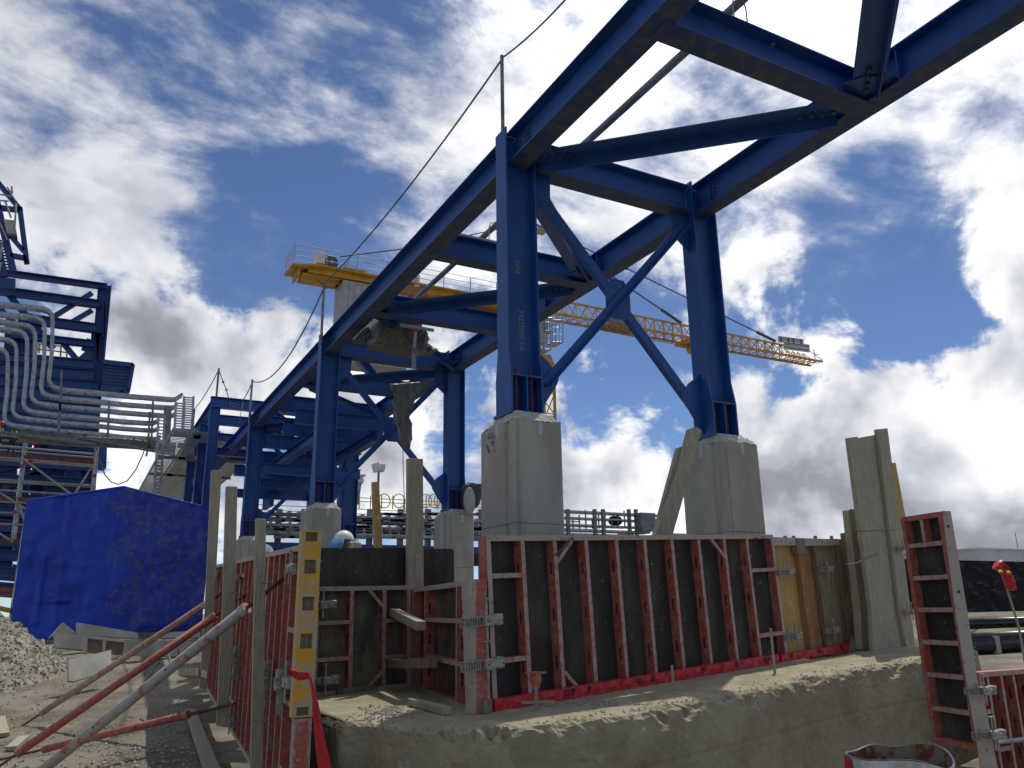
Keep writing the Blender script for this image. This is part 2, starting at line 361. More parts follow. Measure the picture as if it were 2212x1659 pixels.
def footing():
    px=[(712,1513),(735,1537),(790,1557),(870,1570),(980,1574),(1080,1572),(1200,1560),(1382,1540),(1600,1497),(1846,1447),(1990,1428)]
    pts=[on_top(*p) for p in px]
    pts=[V((2.12,10.0,pts[0].z)),V((2.12,7.1,pts[0].z))]+pts[2:]+[pts[-1]+V((1.6,.35,.03))]
    # resample
    segs=[];L=0
    for a,b_ in zip(pts,pts[1:]):
        n=max(2,int((b_-a).length/.03)); segs+=[a.lerp(b_,i/n) for i in range(n)]
    segs.append(pts[-1])
    for _ in range(12): segs=[segs[0]]+[(segs[i-1]+segs[i]*2+segs[i+1])/4 for i in range(1,len(segs)-1)]+[segs[-1]]
    prof=[(1.15,0)]+[( .9-.9*i/26,0) for i in range(0,24)]+[(.045,-.004),(.018,-.014),(0,-.035)]+[(0,-.035-.035*i) for i in range(1,34)]
    vs=[];fs=[]
    m=len(prof)
    for i,p in enumerate(segs):
        d=(segs[min(i+1,len(segs)-1)]-segs[max(i-1,0)]);d.z=0;d.normalize(); inn=V((-d.y,d.x,0))
        for k,(a,z) in enumerate(prof):
            q=p+inn*a; q.z=topz(q.x,q.y)+z
            # chipped arris
            e=math.exp(-((a/.11)**2+(z/.11)**2)); c=max(0,fbm(q.x*7,q.y*7,q.z*7,4)+.32)
            big=max(0,fbm(q.x*2.2,q.y*2.2,5,3)+.15)
            c2=abs(fbm(q.x*19,q.y*19,q.z*19,3)); q+= (inn*.08+V((0,0,-.065)))*e*(c+.5*c2)*(.35+2.2*big)
            if z>-.01: q.z+=.005*fbm(q.x*6,q.y*6,1)+.005*fbm(q.x*30,q.y*30,2)
            else:
                q-=inn*(.012*fbm(q.x*2.5,q.y*2.5,q.z*2.5)+.006*fbm(q.x*18,q.y*18,q.z*18)-.03*max(0,fbm(q.x*5+7,q.y*5,q.z*6,3)-.42)*2)
                if abs(z+.42)<.03 : q+=inn*.010
            vs.append(q)
    for i in range(len(segs)-1):
        for k in range(m-1): fs.append((i*m+k,i*m+k+1,(i+1)*m+k+1,(i+1)*m+k))
    b_=MB().add(vs,fs); o=b_.build('concrete_footing','footing',label='low rough earth-stained concrete footing with chipped edge under the long red form',cat='concrete footing',smooth=False)
    MB().prism([V((x,y,topz(x,y)-.018)) for x,y in((2.3,10.2),(4.4,10.4),(4.4,7.0),(2.9,7.0),(2.3,7.4))],(0,0,-.6)).build('footing_core','footing',o)
    return segs
FSEG=footing()
# loose crumbs along the footing edge
b_=MB()
for i in range(600):
    p=random.choice(FSEG[90:]) ; q=V((p.x+random.gauss(0,.05),p.y+abs(random.gauss(.12,.13)),0)); q.z=topz(q.x,q.y)+.004
    if random.random()<.45:
        c=on_top(random.gauss(1290,55),1520); q=V((c.x,c.y+random.uniform(-.18,.12),0)); q.z=topz(q.x,q.y)+.004
    r=random.uniform(.003,.009); b_.box(q,V((random.gauss(0,1),random.gauss(0,1),random.gauss(0,.3))).normalized(),UY,UZ,r*2,r*1.6,r*1.4)
for i in range(260):
    c=on_top(random.gauss(835,28),random.gauss(1540,8)); r=random.uniform(.004,.013); b_.box(c+V((0,0,.005)),V((random.gauss(0,1),random.gauss(0,1),0)).normalized(),UY,UZ,r*2,r*1.6,r*1.4)
b_.build('concrete_crumbs','concrete_chip',label='pale loose concrete crumbs scattered along the footing ledge',cat='rubble',kind='stuff')

# ------------------------------------------------------------------ formwork panels
W1=[0,0,0,0,1,0]
def member(parent,pl,s0,h0,s1,h1,dep,name,mats=('paint_red','paint_red_worn'),out=0,dark_slots=0):
    b_=MB(); c=pl.P((s0+s1)/2,(h0+h1)/2,out-dep/2)
    b_.box(c,pl.e1,pl.n,pl.e2,abs(s1-s0),dep,abs(h1-h0),[0,0,0,0,1,0] if pl.e1.cross(pl.n).dot(pl.e2)>0 else [0,0,0,0,1,0])
    if dark_slots:
        for k in range(dark_slots):
            hh=h0+(h1-h0)*(k+.6)/(dark_slots+.2)
            for sg,ss in((-1,s0),(1,s1)):
                b_.box(pl.P(ss+sg*.001,hh,out-dep*.42),pl.e1,pl.n,pl.e2,.004,.022,.12,2)  # thin dark boxes imitate slot holes, their inner shade put into the colour
    return b_.build(name,list(mats)+['ply_black'],parent)
def form_panel(pl,s0,s1,h0,h1,verts,horz,label,dep=.13,group='steel framed formwork panels',fw=.05,ply='ply_black',matf=('paint_red','frame_worn'),matr=('paint_red','paint_red_worn'),braces=(),cat='formwork panel',dark_slots=3,name='steel_form'):
    t=thing(name,pl.P((s0+s1)/2,h0,-dep),label,cat,group)
    b_=MB(); b_.box(pl.P((s0+s1)/2,(h0+h1)/2,-dep+.009),pl.e1,pl.n,pl.e2,(s1-s0)-.006,.018,h1-h0-.006); b_.build('plywood_face',ply,t)
    g=.002
    member(t,pl,s0,h0,s0+fw,h1,dep,'side_rail',matf); member(t,pl,s1-fw,h0,s1,h1,dep,'side_rail',matf)
    member(t,pl,s0+fw+g,h1-fw,s1-fw-g,h1,dep,'top_rail',matf); member(t,pl,s0+fw+g,h0,s1-fw-g,h0+fw,dep,'bottom_rail',matf)
    for s in verts: member(t,pl,s-.024,h0+fw+g,s+.024,h1-fw-g,dep-.004,'rib',matr,-.002,dark_slots)
    for a,c,h in horz: member(t,pl,a+g,h-.022,c-g,h+.022,dep-.012,'crosspiece',matr,-.004)
    for (a,ha,c,hc) in braces:
        b_=MB(); b_.bar(pl.P(a,ha,-.012),pl.P(c,hc,-.012),.035,.02,pl.n); b_.build('corner_brace',matr[1],t)
    return t
g=lambda u,v=1300:MAIN.sh(u,v)[0]
Hh=MAIN.sh(1060,1157)[1]
rl=[g(u) for u in(1136,1207,1276,1343,1405,1465,1524,1580,1630)]
t=form_panel(MAIN,g(1056),g(1688),.0,Hh,rl,[(g(1062),rl[0],MAIN.sh(1100,1243)[1]),(g(1062),rl[0],MAIN.sh(1115,1424)[1]),(rl[-1],g(1684),MAIN.sh(1650,1231)[1]),(rl[-1],g(1684),MAIN.sh(1655,1372)[1])],
  'longest red steel formwork panel with nine upright ribs and black plywood face on the footing',braces=[(rl[1]+.02,Hh-.26,rl[1]+.26,Hh-.03),(rl[7]-.26,Hh-.03,rl[7]-.02,Hh-.26),(rl[1]+.03,.22,rl[1]+.22,.03)])
# corner plate of the long form
b_=MB(); s0=g(1018,1400);s1=g(1054.5,1400); hc=MAIN.sh(1030,1250)[1]
t=thing('formwork_corner_post',MAIN.P(s0,0),'grey-pink dusty steel corner post with two round holes left of the long red form','corner post')
b_.box(MAIN.P((s0+s1)/2,hc/2-.01,-.06),MAIN.e1,MAIN.n,MAIN.e2,s1-s0,.12,hc); b_.build('post_body','frame_worn',t)
for v in(1318,1501):
    b_=MB(); c=MAIN.Q(1036,v,.001); b_.tube(c-MAIN.n*.01,c+MAIN.n*.002,.018,14); b_.build('dark_hole_disc','ply_black',t)  # solid black disc, painted in for the shade inside a round hole
# recessed corner panels
K=on_top(893,1497); 
P1=PL(on_top(683,1506),10.2,1.0)
b0,b1=P1.sh(683,1400)[0]-.03,P1.sh(887,1400)[0]; h1=P1.sh(780,1266)[1]
vs=[P1.sh(758.5,1400)[0],P1.sh(830,1400)[0]]
form_panel(P1,b0,b1,0,h1,vs,[(b0+.05,vs[0],P1.sh(720,1345)[1]),(b0+.05,vs[0],P1.sh(720,1424)[1]),(vs[1],b1-.05,P1.sh(860,1418)[1]),(vs[1],b1-.05,P1.sh(860,1340)[1])],
  'short dark formwork panel in the recess right of the yellow corner post',ply='ply_dusty',braces=[(vs[1]-.22,h1-.03,vs[1]-.02,h1-.24),(vs[1]-.2,.05,vs[1]-.02,.2)])
Jp=MAIN.P(s0,0); Kp=P1.P(b1,0)
ang=math.degrees(math.atan2(Jp.y-Kp.y,Jp.x-Kp.x))
P2=PL(Kp,ang,0.0); L2=(Jp-Kp).length
b_h=P2.sh(990,1256)[1]
q=lambda u,v=1400:P2.sh(u,v)[0]
form_panel(P2,.0,L2-.01,0,b_h,[q(916),q(985)],[(q(916),q(985),P2.sh(950,1340)[1]),(q(985),L2-.05,P2.sh(1000,1342)[1]),(q(916),L2-.05,P2.sh(970,1430)[1])],
  'angled dusty formwork panel facing left between recess corner and grey corner post',ply='ply_dusty')
# black plywood sheets behind
def polyplate(px,pl_p,pl_n,th,name,m,label=None,cat=None,parent=None,group=None,bevel=0,kind=None):
    pts=[onp(u,v,pl_p,pl_n) for u,v in px]; b_=MB().prism(pts,-V(pl_n)*th)
    return b_.build(name,m,parent,label=label,cat=cat,group=group,bevel=bevel,kind=kind)
BP=P1.P(0,0,-.30)
polyplate([(683,1480),(895,1480),(895,1183),(683,1184)],BP,P1.n,.02,'plywood_sheet','ply_black','long black plywood sheet above the recessed form beside the yellow post','plywood sheet')
polyplate([(898,1270),(981,1270),(981,1192),(979,1187),(975,1186),(898,1184)],BP+P1.n*.04,P1.n,.02,'plywood_sheet','ply_black','short stained black plywood sheet with rounded corner right of the standing timber','plywood sheet')

# left receding form wall
LWO=at(622,1797,6.3)
LW=PL(LWO,86,2.0,side=1)       # e1 runs away, normal points left
if LW.n.x>0: LW.n=-LW.n
LW.e2=LW.e1.cross(LW.n); LW.e2=LW.e2 if LW.e2.z>0 else -LW.e2
w=lambda u,v=1350:LW.sh(u,v)[0]
Hl=LW.sh(639,1179)[1]
R1=[w(x) for x in(621,607.6,594,582)]; sA=w(570)
R2=[w(x) for x in(558,547,537,528,519)]; sB=w(511)
R3=[w(x) for x in(500,492,484,476,468,460,452)]; sC=w(446)
def hz(a,c,hs): return [(a,c,h) for h in hs]
form_panel(LW,.0,sA,0,Hl,R1,hz(.05,R1[0],(.35,.9,1.5,2.0)),'red ribbed form panel of the receding wall, nearest the yellow post',dark_slots=0)
form_panel(LW,sA+.02,sB,0,Hl,R2,hz(R2[-1],sB-.05,(.35,.9,1.5,2.0)),'middle red ribbed form panel of the receding wall behind the grey prop',dark_slots=0)
form_panel(LW,sB+.02,sC,0,Hl,R3,hz(sB+.07,R3[0],(.35,.9,1.5,2.0)),'far red ribbed form panel at the end of the receding wall by the blue tarpaulin',dark_slots=0)
# yellow corner post (faces the camera)
YN=V((0,-1,0)); YO=V((0,LWO.y-.19,0))
def fy(u,v,out=0): return onp(u,v,YO+YN*out,YN)
t=thing('yellow_corner_post',fy(661,1552,0),'yellow dusty steel corner post with square pockets and a red strip tied round it','corner post')
def plate_with_pockets(px0,px1,v0,v1,pockets,mm,name,lab=None):
    b_=MB(); x0=fy(px0,1400).x;x1=fy(px1,1400).x; zt=fy(660,v0).z;zb=fy(660,v1).z;y=YO.y
    xa=fy(648,1400).x;xb=fy(674,1400).x
    b_.abox((x0,y,zb),(xa,y+.1,zt));b_.abox((xb,y,zb),(x1,y+.1,zt))
    z=zb
    for (va,vb) in sorted(pockets,reverse=True):
        pa=fy(660,vb).z;pb=fy(660,va).z
        if pa>z: b_.abox((xa,y+.0008,z),(xb,y+.1,pa))
        b_.abox((xa,y+.05,pa),(xb,y+.1,pb),1); z=pb
    if z<zt-.002: b_.abox((xa,y+.0008,z),(xb,y+.1,zt))
    return b_.build(name,[mm,'wood_form'],t,label=lab)
plate_with_pockets(639,683,1146,1549,[(1149,1169),(1209,1239),(1289,1319),(1369,1401),(1527,1545)],'paint_yellow','post_body')
x0=fy(640,1500).x;x1=fy(678,1500).x
t=thing('form_end_plate',(x0,YO.y,-.3),'red scraped steel end plate standing below the yellow corner post','end plate')
MB().abox((x0,YO.y+.02,-.35),(x1,YO.y+.10,fy(660,1552).z)).build('end_plate_body','paint_red_worn',t)
MB().abox((x0+.02,YO.y+.012,-.3),(x1-.03,YO.y+.017,fy(660,1560).z)).build('end_plate_face','paint_red',t)

# timber between wall and right forms: wood faced part of the main plane
s_a,s_b=g(1690),g(1862)
t=thing('timber_infill_form',MAIN.P((s_a+s_b)/2,.0),'plywood and timber infill form between the long red panel and the leaning timbers','formwork panel')
def wp(u0,u1,v0,v1,out,m,name,th=.02,lab=None):
    a,c=g(u0),g(u1); h0=MAIN.sh((u0+u1)/2,v1)[1];hh=MAIN.sh((u0+u1)/2,v0)[1]
    b_=MB(); b_.box(MAIN.P((a+c)/2,(h0+hh)/2,out-th/2),MAIN.e1,MAIN.n,MAIN.e2,c-a,th,hh-h0); return b_.build(name,m,t,label=lab)
wp(1688,1742,1170,1428,-.10,'wood_yellow','plywood_face',lab='pale yellow plywood')
wp(1752,1782,1170,1426,-.10,'wood_orange','plywood_face',lab='orange brown plywood')
wp(1783,1838,1170,1424,-.10,'ply_tan','plywood_face',lab='brown plywood')
wp(1741,1751,1180,1426,-.02,'wood_orange','stud',.09)
wp(1780,1786,1180,1424,-.03,'wood_form','stud',.06)
wp(1834,1866,1164,1422,-.03,'wood_form','stud',.09)
wp(1688,1736,1164,1178,-.0,'frame_worn','top_rail',.1)
wp(1756,1832,1164,1178,-.0,'frame_worn','top_rail',.1)
wp(1737,1754.5,1163,1196,.01,'wood_form','top_block',.1)

# big timbers
def timber(px,y_or_plane,n,th,label,name='timber_board',m='wood_grey',cat='timber',group='loose formwork timbers',bev=.004):
    return polyplate(px,y_or_plane,n,th,name,m,label,cat,group=group,bevel=bev)
CN=V((-.30,-.954,0)).normalized()
X4=lambda x,y:(1769.6+.26666*x,884.8+.26666*y)
X5=lambda x,y:(1769.6+.2333*x,1271.9+.2333*y)
pb=MAIN.P(g(1900),0,.35)
t=thing('timber_waler',onp(1935,1424,pb,MAIN.n),'tall grey weathered timber waler with raised edges, leaning beside the red ladder-like panel','timber')
polyplate([X4(250,240),X4(560,185),X4(742,1640),X5(905,655),X5(520,655),X4(430,1600)],pb,MAIN.n,.05,'waler_board','wood_grey',parent=t,bevel=.004)
polyplate([X4(238,228),X4(312,216),X4(495,1640),X5(560,640),X5(500,640),X4(425,1640)],pb+MAIN.n*.06,MAIN.n,.058,'edge_strip','wood_grey',parent=t,bevel=.006)
polyplate([X4(472,158),X4(555,150),X4(745,1640),X5(905,660),X5(835,660),X4(655,1640)],pb+MAIN.n*.06,MAIN.n,.058,'edge_strip','wood_grey',parent=t,bevel=.006)
timber([X4(600,430),X4(620,428),X4(702,880),X4(720,1100),X4(640,1100)],pb-MAIN.n*.1,MAIN.n,.1,'short yellow timber offcut with a split top behind the grey waler',m='wood_yellow')
timber([X4(240,815),X4(250,806),X4(322,802),X4(430,1640),X5(440,560),X5(400,560),X4(330,1620)],pb-MAIN.n*.12,MAIN.n,.1,'short grey timber stub standing left of the tall waler',m='wood_grey')
timber([X4(210,1000),X4(250,990),X4(330,1500),X4(290,1500)],pb-MAIN.n*.25,MAIN.n,.08,'stubby brown timber end wired to the waler',m='wood_form')

# ladder-like red panel at right
RO=at(2036,1104,8.0)
RP=PL(RO,78,0.0,side=1)
if RP.n.x>0: RP.n=-RP.n
RP.e2=V((0,0,1))
RP.O=RP.Q(2115,1622); 
sr=0.0; sl=RP.sh(1980,1360)[0]; ht=RP.sh(2036,1104)[1]
hs=[RP.sh(*X4(900,1088))[1],RP.sh(*X4(900,1360))[1],RP.sh(*X4(950,1622))[1],RP.sh(*X5(1110,190))[1],RP.sh(*X5(1130,500))[1],RP.sh(*X5(1170,808))[1],RP.sh(*X5(1210,1128))[1]]
hs=[h for i,h in enumerate(hs) if i!=3]
a_,b2=min(sl,sr),max(sl,sr)
t=form_panel(RP,a_,b2,0,ht,[],[(a_+.05,b2-.05,h) for h in hs],'tall narrow red formwork panel like a ladder standing at the right',dep=.11,matf=('paint_red','paint_red'),matr=('paint_red','paint_red_worn'),dark_slots=0)
member(t,RP,(a_+b2)/2-.02,hs[0]+.03,(a_+b2)/2+.02,ht-.053,.09,'rib',('paint_red','paint_red_worn'),-.003)
# its wide edge facing us
EN=V((math.cos(R(78))*-1,-math.sin(R(78)),0)); EN.normalize()
EO=RP.P(a_ if (RP.P(a_,0).y<RP.P(b2,0).y) else b2,0,.0)
px=[X4(1000,820),X4(1065,822),X4(1205,1659),X5(1470,860),X5(1560,1180),X5(1655,1659),X5(1500,1659),X5(1420,1180),X5(1360,830),X4(1108,1659)]
o=polyplate(px,EO+EN*.008,EN,.007,'edge_plate','frame_worn',parent=t)
for (x,y,f) in((1047,945,X4),(1132,1474,X4),(1290,30,X5)):
    c=onp(*f(x,y),EO+EN*.009,EN); MB().tube(c-EN*.005,c+EN*.002,.014,12).build('dark_hole_disc','ply_black',t)  # no opening cut: black discs carry the hole's inner shade as colour
# red panels low at the right edge
LR=PL(at(2125,1452,8.6),6,-1.0)
LR.O=LR.Q(2128,1700)
l=lambda u,v=1550:LR.sh(u,v)[0]
form_panel(LR,l(2128),l(2290),0,LR.sh(2150,1450)[1],[l(2148),l(2178),l(2205),l(2235)],[(l(2130),l(2148),LR.sh(2140,1537)[1]),(l(2148),l(2178),LR.sh(2160,1620)[1])],'low red formwork panel at the right edge below the black pipes',matf=('paint_red','paint_red_worn'))
tb=onp(*X5(1640,1420),LR.P(0,0,.12),LR.n); 
MB().tube(tb,onp(*X5(1950,1390),LR.P(0,0,.12),LR.n),.024,12).build('scaffold_tube','galv',label='bright scaffold tube fixed across the lower right red panel',cat='tube')

# ------------------------------------------------------------------ clamps
def make_clamp(label,M):
    t=thing('form_clamp',(0,0,0),label,'formwork clamp','steel clamps joining the form panels')
    b_=MB()   # ribbed channel
    b_.box((0,.0,.038),UX,UY,UZ,.44,.05,.008);b_.box((0,.0,-.038),UX,UY,UZ,.44,.05,.008);b_.box((0,.022,0),UX,UY,UZ,.44,.006,.07)
    b_.build('channel','clamp_steel',t,local=True)
    for i in range(7):
        x=-.2+i*.027; MB().box((x,-.024,0),UX,UY,UZ,.009,.012,.07).build('channel_rib','clamp_steel',t,local=True)
    b_=MB().box((.05,-.025,0),UX,UY,UZ,.10,.09,.096); b_.build('fixed_jaw','clamp_steel',t,local=True,bevel=.01)
    b_=MB().box((.16,-.02,.006),UX,UY,UZ,.10,.075,.10).box((.10,-.062,0),UX,UY,UZ,.07,.02,.06); b_.build('sliding_jaw','clamp_steel',t,local=True,bevel=.012)
    b_=MB().tube((.035,-.035,-.16),(.035,-.035,.19),.012,8).box((.035,-.035,.195),UX,UY,UZ,.07,.03,.012); b_.build('wedge_pin','clamp_steel',t,local=True)
    b_=MB().tube((.02,-.078,.0),(.02,-.072,0),.008,8).tube((.19,-.062,0),(.19,-.056,0),.008,8); b_.build('bolt_head','rust',t,local=True)
    return t
def cm(p,e1,out,s=1.0,roll=0):
    e1=V(e1).normalized(); y=-V(out).normalized(); z=e1.cross(y)
    if z.z<0 and roll==0: e1=-e1; z=e1.cross(y)
    M=basis(p,e1,y,z); M=M@Matrix.Rotation(roll,4,'Y')@Matrix.Scale(s,4); return M
C0=make_clamp('upper ribbed clamp across the grey corner post beside the long red form',None)
CL=[(MAIN,1040,1342,'upper ribbed clamp across the grey corner post beside the long red form',1.0,.03),(MAIN,1042,1436,'lower ribbed clamp across the grey corner post beside the long red form',1.0,.03),
 (MAIN,1697,1236,'upper clamp at the joint of red panel and pale yellow plywood',.78,.03),(MAIN,1782,1230,'upper clamp on the brown plywood left of the leaning timbers',.74,.0),
 (MAIN,1713,1375,'lower clamp at the joint of red panel and pale yellow plywood',.80,.03),(MAIN,1796,1362,'lower clamp on the brown plywood left of the leaning timbers',.76,.0),
 (P1,690,1307,'clamp joining the yellow post to the short dark panel, upper one',.9,.05),(P1,695,1471,'clamp joining the yellow post to the short dark panel, beside the red knot',.9,.05)]
first=True
for pl,u,v,lab,s,o_ in CL:
    M=cm(pl.Q(u,v,o_),pl.e1,pl.n,s)
    if first: C0.matrix_world=M; first=False
    else: dup(C0,M,lab)
for u,v,lab,s in[(632,1229,'highest clamp end-on at the left wall beside the yellow post',.8),(624,1473,'clamp end-on at the left wall behind the red knot',.85),(511,1248,'clamp end-on at the top of the middle left form',.9),(501,1461,'clamp end-on at half height between two standing timbers',.9),(501,1559,'lowest clamp end-on between two standing timbers',.9),(466,1240,'farthest clamp at the top of the receding wall',1.0)]:
    dup(C0,cm(LW.Q(u,v,.04),LW.e1,LW.n,s),lab)
for u,v,lab,s in[(579,1470,'dust-caked clamp hanging upright on the left wall behind the near timber',.85),(607,1492,'longer clamp hanging upright on the left wall next to the red knot',.85),(512,1432,'dust-caked clamp hanging upright in the middle of the left wall',.95),(498,1400,'small upright clamp far along the left wall',.9)]:
    dup(C0,cm(LW.Q(u,v,.05),LW.e1,LW.n,s,roll=R(88)),lab)
for f,x,y,lab,s in[(X4,665,1125,'upper clamp between grey waler and ladder-like red panel',.62),(X5,840,218,'middle clamp between grey waler and ladder-like red panel',.66)]:
    dup(C0,cm(onp(*f(x,y),pb+MAIN.n*.13,MAIN.n),MAIN.e1,MAIN.n,s),lab)
for x,y,lab,s in[(1490,945,'upper clamp on the wide edge of the ladder-like panel at lower right',.78),(1570,1355,'lower clamp on the wide edge of the ladder-like panel at lower right',.82)]:
    dup(C0,cm(onp(*X5(x,y),EO+EN*.04,EN),(math.cos(R(-12)),math.sin(R(-12)),0),EN,s),lab)

# ------------------------------------------------------------------ standing timbers at left wall
def stand(px,tu,tv,label,m='wood_grey',th=.05,off=.12):
    p=LW.Q(tu,tv,off); return timber(px,V((0,p.y,0)),V((0,-1,0)),th,label,m=m,name='standing_timber',group='timbers standing against the receding form wall')
stand([(553,1120),(575,1121),(571,1500),(566,1760),(540,1760),(545,1500)],570,1400,'nearest tall grey timber upright standing before the left wall, cut square at 1.3 m above the others',off=.14)
stand([(488,1052),(491,1050),(513,1051),(508,1320),(491,1572),(467,1568),(480,1320)],505,1400,'middle tall grey timber upright of the left wall, ending above its footplank')
stand([(456,1018),(459,1015),(479,1016),(462,1330),(446,1488),(431,1486),(442,1330)],470,1400,'far tall grey timber upright of the left wall against the blue tarpaulin')
for o in bpy.data.objects:
    if o.get('label','').startswith('nearest tall grey timber'): o['label']='nearest tall grey timber upright of the left wall, crossed by the grey prop'
# timber standing in the recess, yellow timber behind
q1=P1.P(0,0,.10)
timber([(882,990),(914,991),(916,1270),(917,1275),(881,1275)],BP+P1.n*.10,P1.n,.06,'tall grey square timber standing over the recess between two black sheets',name='standing_timber')
timber([(806,1041),(819,1040),(827,1186),(811,1186)],BP-P1.n*.5,P1.n,.06,'slim yellow timber upright behind the black plywood sheet',m='wood_yellow',name='standing_timber')
# timbers leaning on pier B
qd=V((0,7.9,0))
R3f=lambda x,y:(1106+.33333*x,608.3+.33333*y)
timber([R3f(1147,955),R3f(1195,940),R3f(1230,962),R3f(1140,1300),R3f(1035,1670),R3f(922,1670),R3f(1070,1250)],qd,V((0,-1,0)),.06,'wide grey plank leaning against the right concrete pier',name='leaning_plank')
timber([R3f(1075,1075),R3f(1120,1062),R3f(1150,1000),R3f(1060,1300),R3f(945,1670),R3f(915,1670)],qd+V((0,.07,0)),V((0,-1,0)),.06,'narrower grey plank leaning behind the wide one at the right pier',name='leaning_plank')
# blocks in the recess
def pbar(p,q_,wd_,h_,name,m,label,cat,up=UZ,group=None): return MB().bar(p,q_,wd_,h_,up).build(name,m,label=label,cat=cat,group=group,bevel=.004)
pbar(P1.Q(850,1322,-.02),P2.Q(910,1352,.20),.10,.09,'timber_block','wood_grey','grey timber strut set askew high in the recess corner','timber strut')
pbar(P1.Q(845,1434,.03),P2.Q(935,1432,.12),.10,.10,'timber_block','wood_form','brown timber strut lying level low in the recess corner','timber strut')
pbar(P1.Q(727,1497,.05),P1.Q(815,1490,.05),.05,.09,'timber_block','wood_form','brown timber offcut at the foot of the short dark panel','timber offcut')
a=on_top(890,1524)+V((0,0,.035)); c=on_top(966,1545)+V((0,0,.035))
pbar(a,c,.09,.065,'timber_block','wood_grey','pale square timber lying loose on the footing corner','timber offcut')
# jack with red head, stakes
p=on_top(1159,1536)
t=thing('screw_jack',p,'rusty red screw jack head on a ribbed stake in front of the red wrapped batten','screw jack')
MB().tube(p-V((0,0,.05)),p+V((0,0,.18)),.016,10).build('stake','wood_grey',t)
b_=MB()
for i in range(9): b_.tube(p+V((0,0,.01+i*.018)),p+V((0,0,.017+i*.018)),.0195,10)
b_.build('stake_thread','wood_form',t)
MB().tube(p+V((0,0,.18)),p+V((0,0,.25)),.028,12,.05).build('jack_cone','paint_red',t)
MB().box(p+V((0,0,.312)),V((.9,.43,0)).normalized(),V((-.43,.9,0)).normalized(),UZ,.15,.13,.012).build('jack_plate','paint_red',t)
MB().tube(p+V((0,0,.25)),p+V((0,0,.306)),.05,12,.045).build('jack_collar','paint_red',t)
MB().bar(on_top(1119,1528)+V((0,0,.04)),on_top(1199,1526)+V((0,0,.04)),.03,.022).build('wedge_wood','wood_grey',t)
for u,v,vt,lab in((1455,1492,1443,'short ribbed steel stake holding the middle of the wrapped batten'),(1674,1455,1369,'tall ribbed steel stake at the joint of the two wrapped battens')):
    p=on_top(u,v); b_=MB(); H=(v-vt)/FL*(p-EYE).length*.98; b_.tube(p-V((0,0,.05)),p+V((0,0,H)),.013,8)
    for i in range(int(H/.016)): b_.tube(p+V((0,0,i*.016)),p+V((0,0,i*.016+.006)),.0155,8)
    b_.build('rebar_stake','wood_grey',label=lab,cat='stake')
# red wrapped battens
def batten(u0,v0,u1,v1,h,lab,txts,seed):
    a=MAIN.sh(u0,1480)[0];c=MAIN.sh(u1,1430)[0]; n=int((c-a)/.02);vs=[];fs=[];random.seed(seed)
    for i in range(n+1):
        s=a+(c-a)*i/n
        for (o_,hh) in((.02,.0),(.075,.0),(.077,.05),(.075,h),(.02,h+.004)):
            w_=.006*fbm(s*9,hh*40,seed)+.004*fbm(s*30,hh*20,seed+3)
            vs.append(MAIN.P(s,hh-.01+w_*.6,o_+w_*1.6))
    for i in range(n):
        for k in range(4): fs.append((i*5+k,i*5+k+1,(i+1)*5+k+1,(i+1)*5+k))
        fs.append((i*5+4,i*5,(i+1)*5,(i+1)*5+4))
    fs+=[(0,1,2,3,4),tuple(n*5+k for k in(4,3,2,1,0))]
    t=thing('wrapped_batten',MAIN.P((a+c)/2,0,.05),lab,'wrapped batten')
    MB().add(vs,fs).build('tape_wrap','tape_red',t,smooth=False)
    for s_,tx in txts:
        M=basis(MAIN.P(a+(c-a)*s_,.022,.088),MAIN.e1,MAIN.e2,MAIN.n)
        textmesh(tx,.085,M,'ink_black','print',t)
    return t
batten(1056,0,1672,0,.10,'long batten wrapped in red printed tape along the foot of the red form',[(.19,'O P'),(.26,'P'),(.42,'O'),(.47,'&'),(.66,'8'),(.74,'S'),(.80,'8'),(.93,'8 P')],3)
batten(1684,0,1858,0,.085,'shorter red tape wrapped batten below the plywood infill form',[(.1,'8'),(.42,'A'),(.7,'8')],8)
pbar(MAIN.P(g(1034,1500),.045,.04),MAIN.P(g(1052,1500),.045,.04),.07,.11,'timber_block','wood_form','short timber end sticking out of the wrapped batten at its left','timber offcut')
# red strip knotted at the yellow post
def ribbon(pts,ws,label,name='red_strip'):
    b_=MB();vs=[];fs=[];d0=V((0.6,-.35,0))
    for i,(p,w_) in enumerate(zip(pts,ws)):
        tw=.5*math.sin(i*.9); r=(RW@V((math.cos(tw),math.sin(tw)*.4,math.sin(tw)))).normalized()*w_/2
        vs+=[p-r,p+r*.1+V((-.008,-.012,0)),p+r]
    for i in range(len(pts)-1):
        for k in range(2): fs.append((i*3+k,i*3+k+1,(i+1)*3+k+1,(i+1)*3+k))
    o=b_.add(vs,fs).build(name,'tape_red',label=label,cat='warning tape',smooth=True)
    mo=o.modifiers.new('s','SOLIDIFY');mo.thickness=.002
    return o
tt=6.05
pp=[(668,1457),(672,1470),(676,1490),(681,1515),(684,1545),(689,1580),(694,1615),(700,1650),(706,1690),(712,1740)]
ribbon([at(u,v,tt-.004*i) for i,(u,v) in enumerate(pp)],[.03,.03,.035,.045,.06,.075,.085,.10,.115,.12],'long red plastic warning tape hanging down from the yellow post')
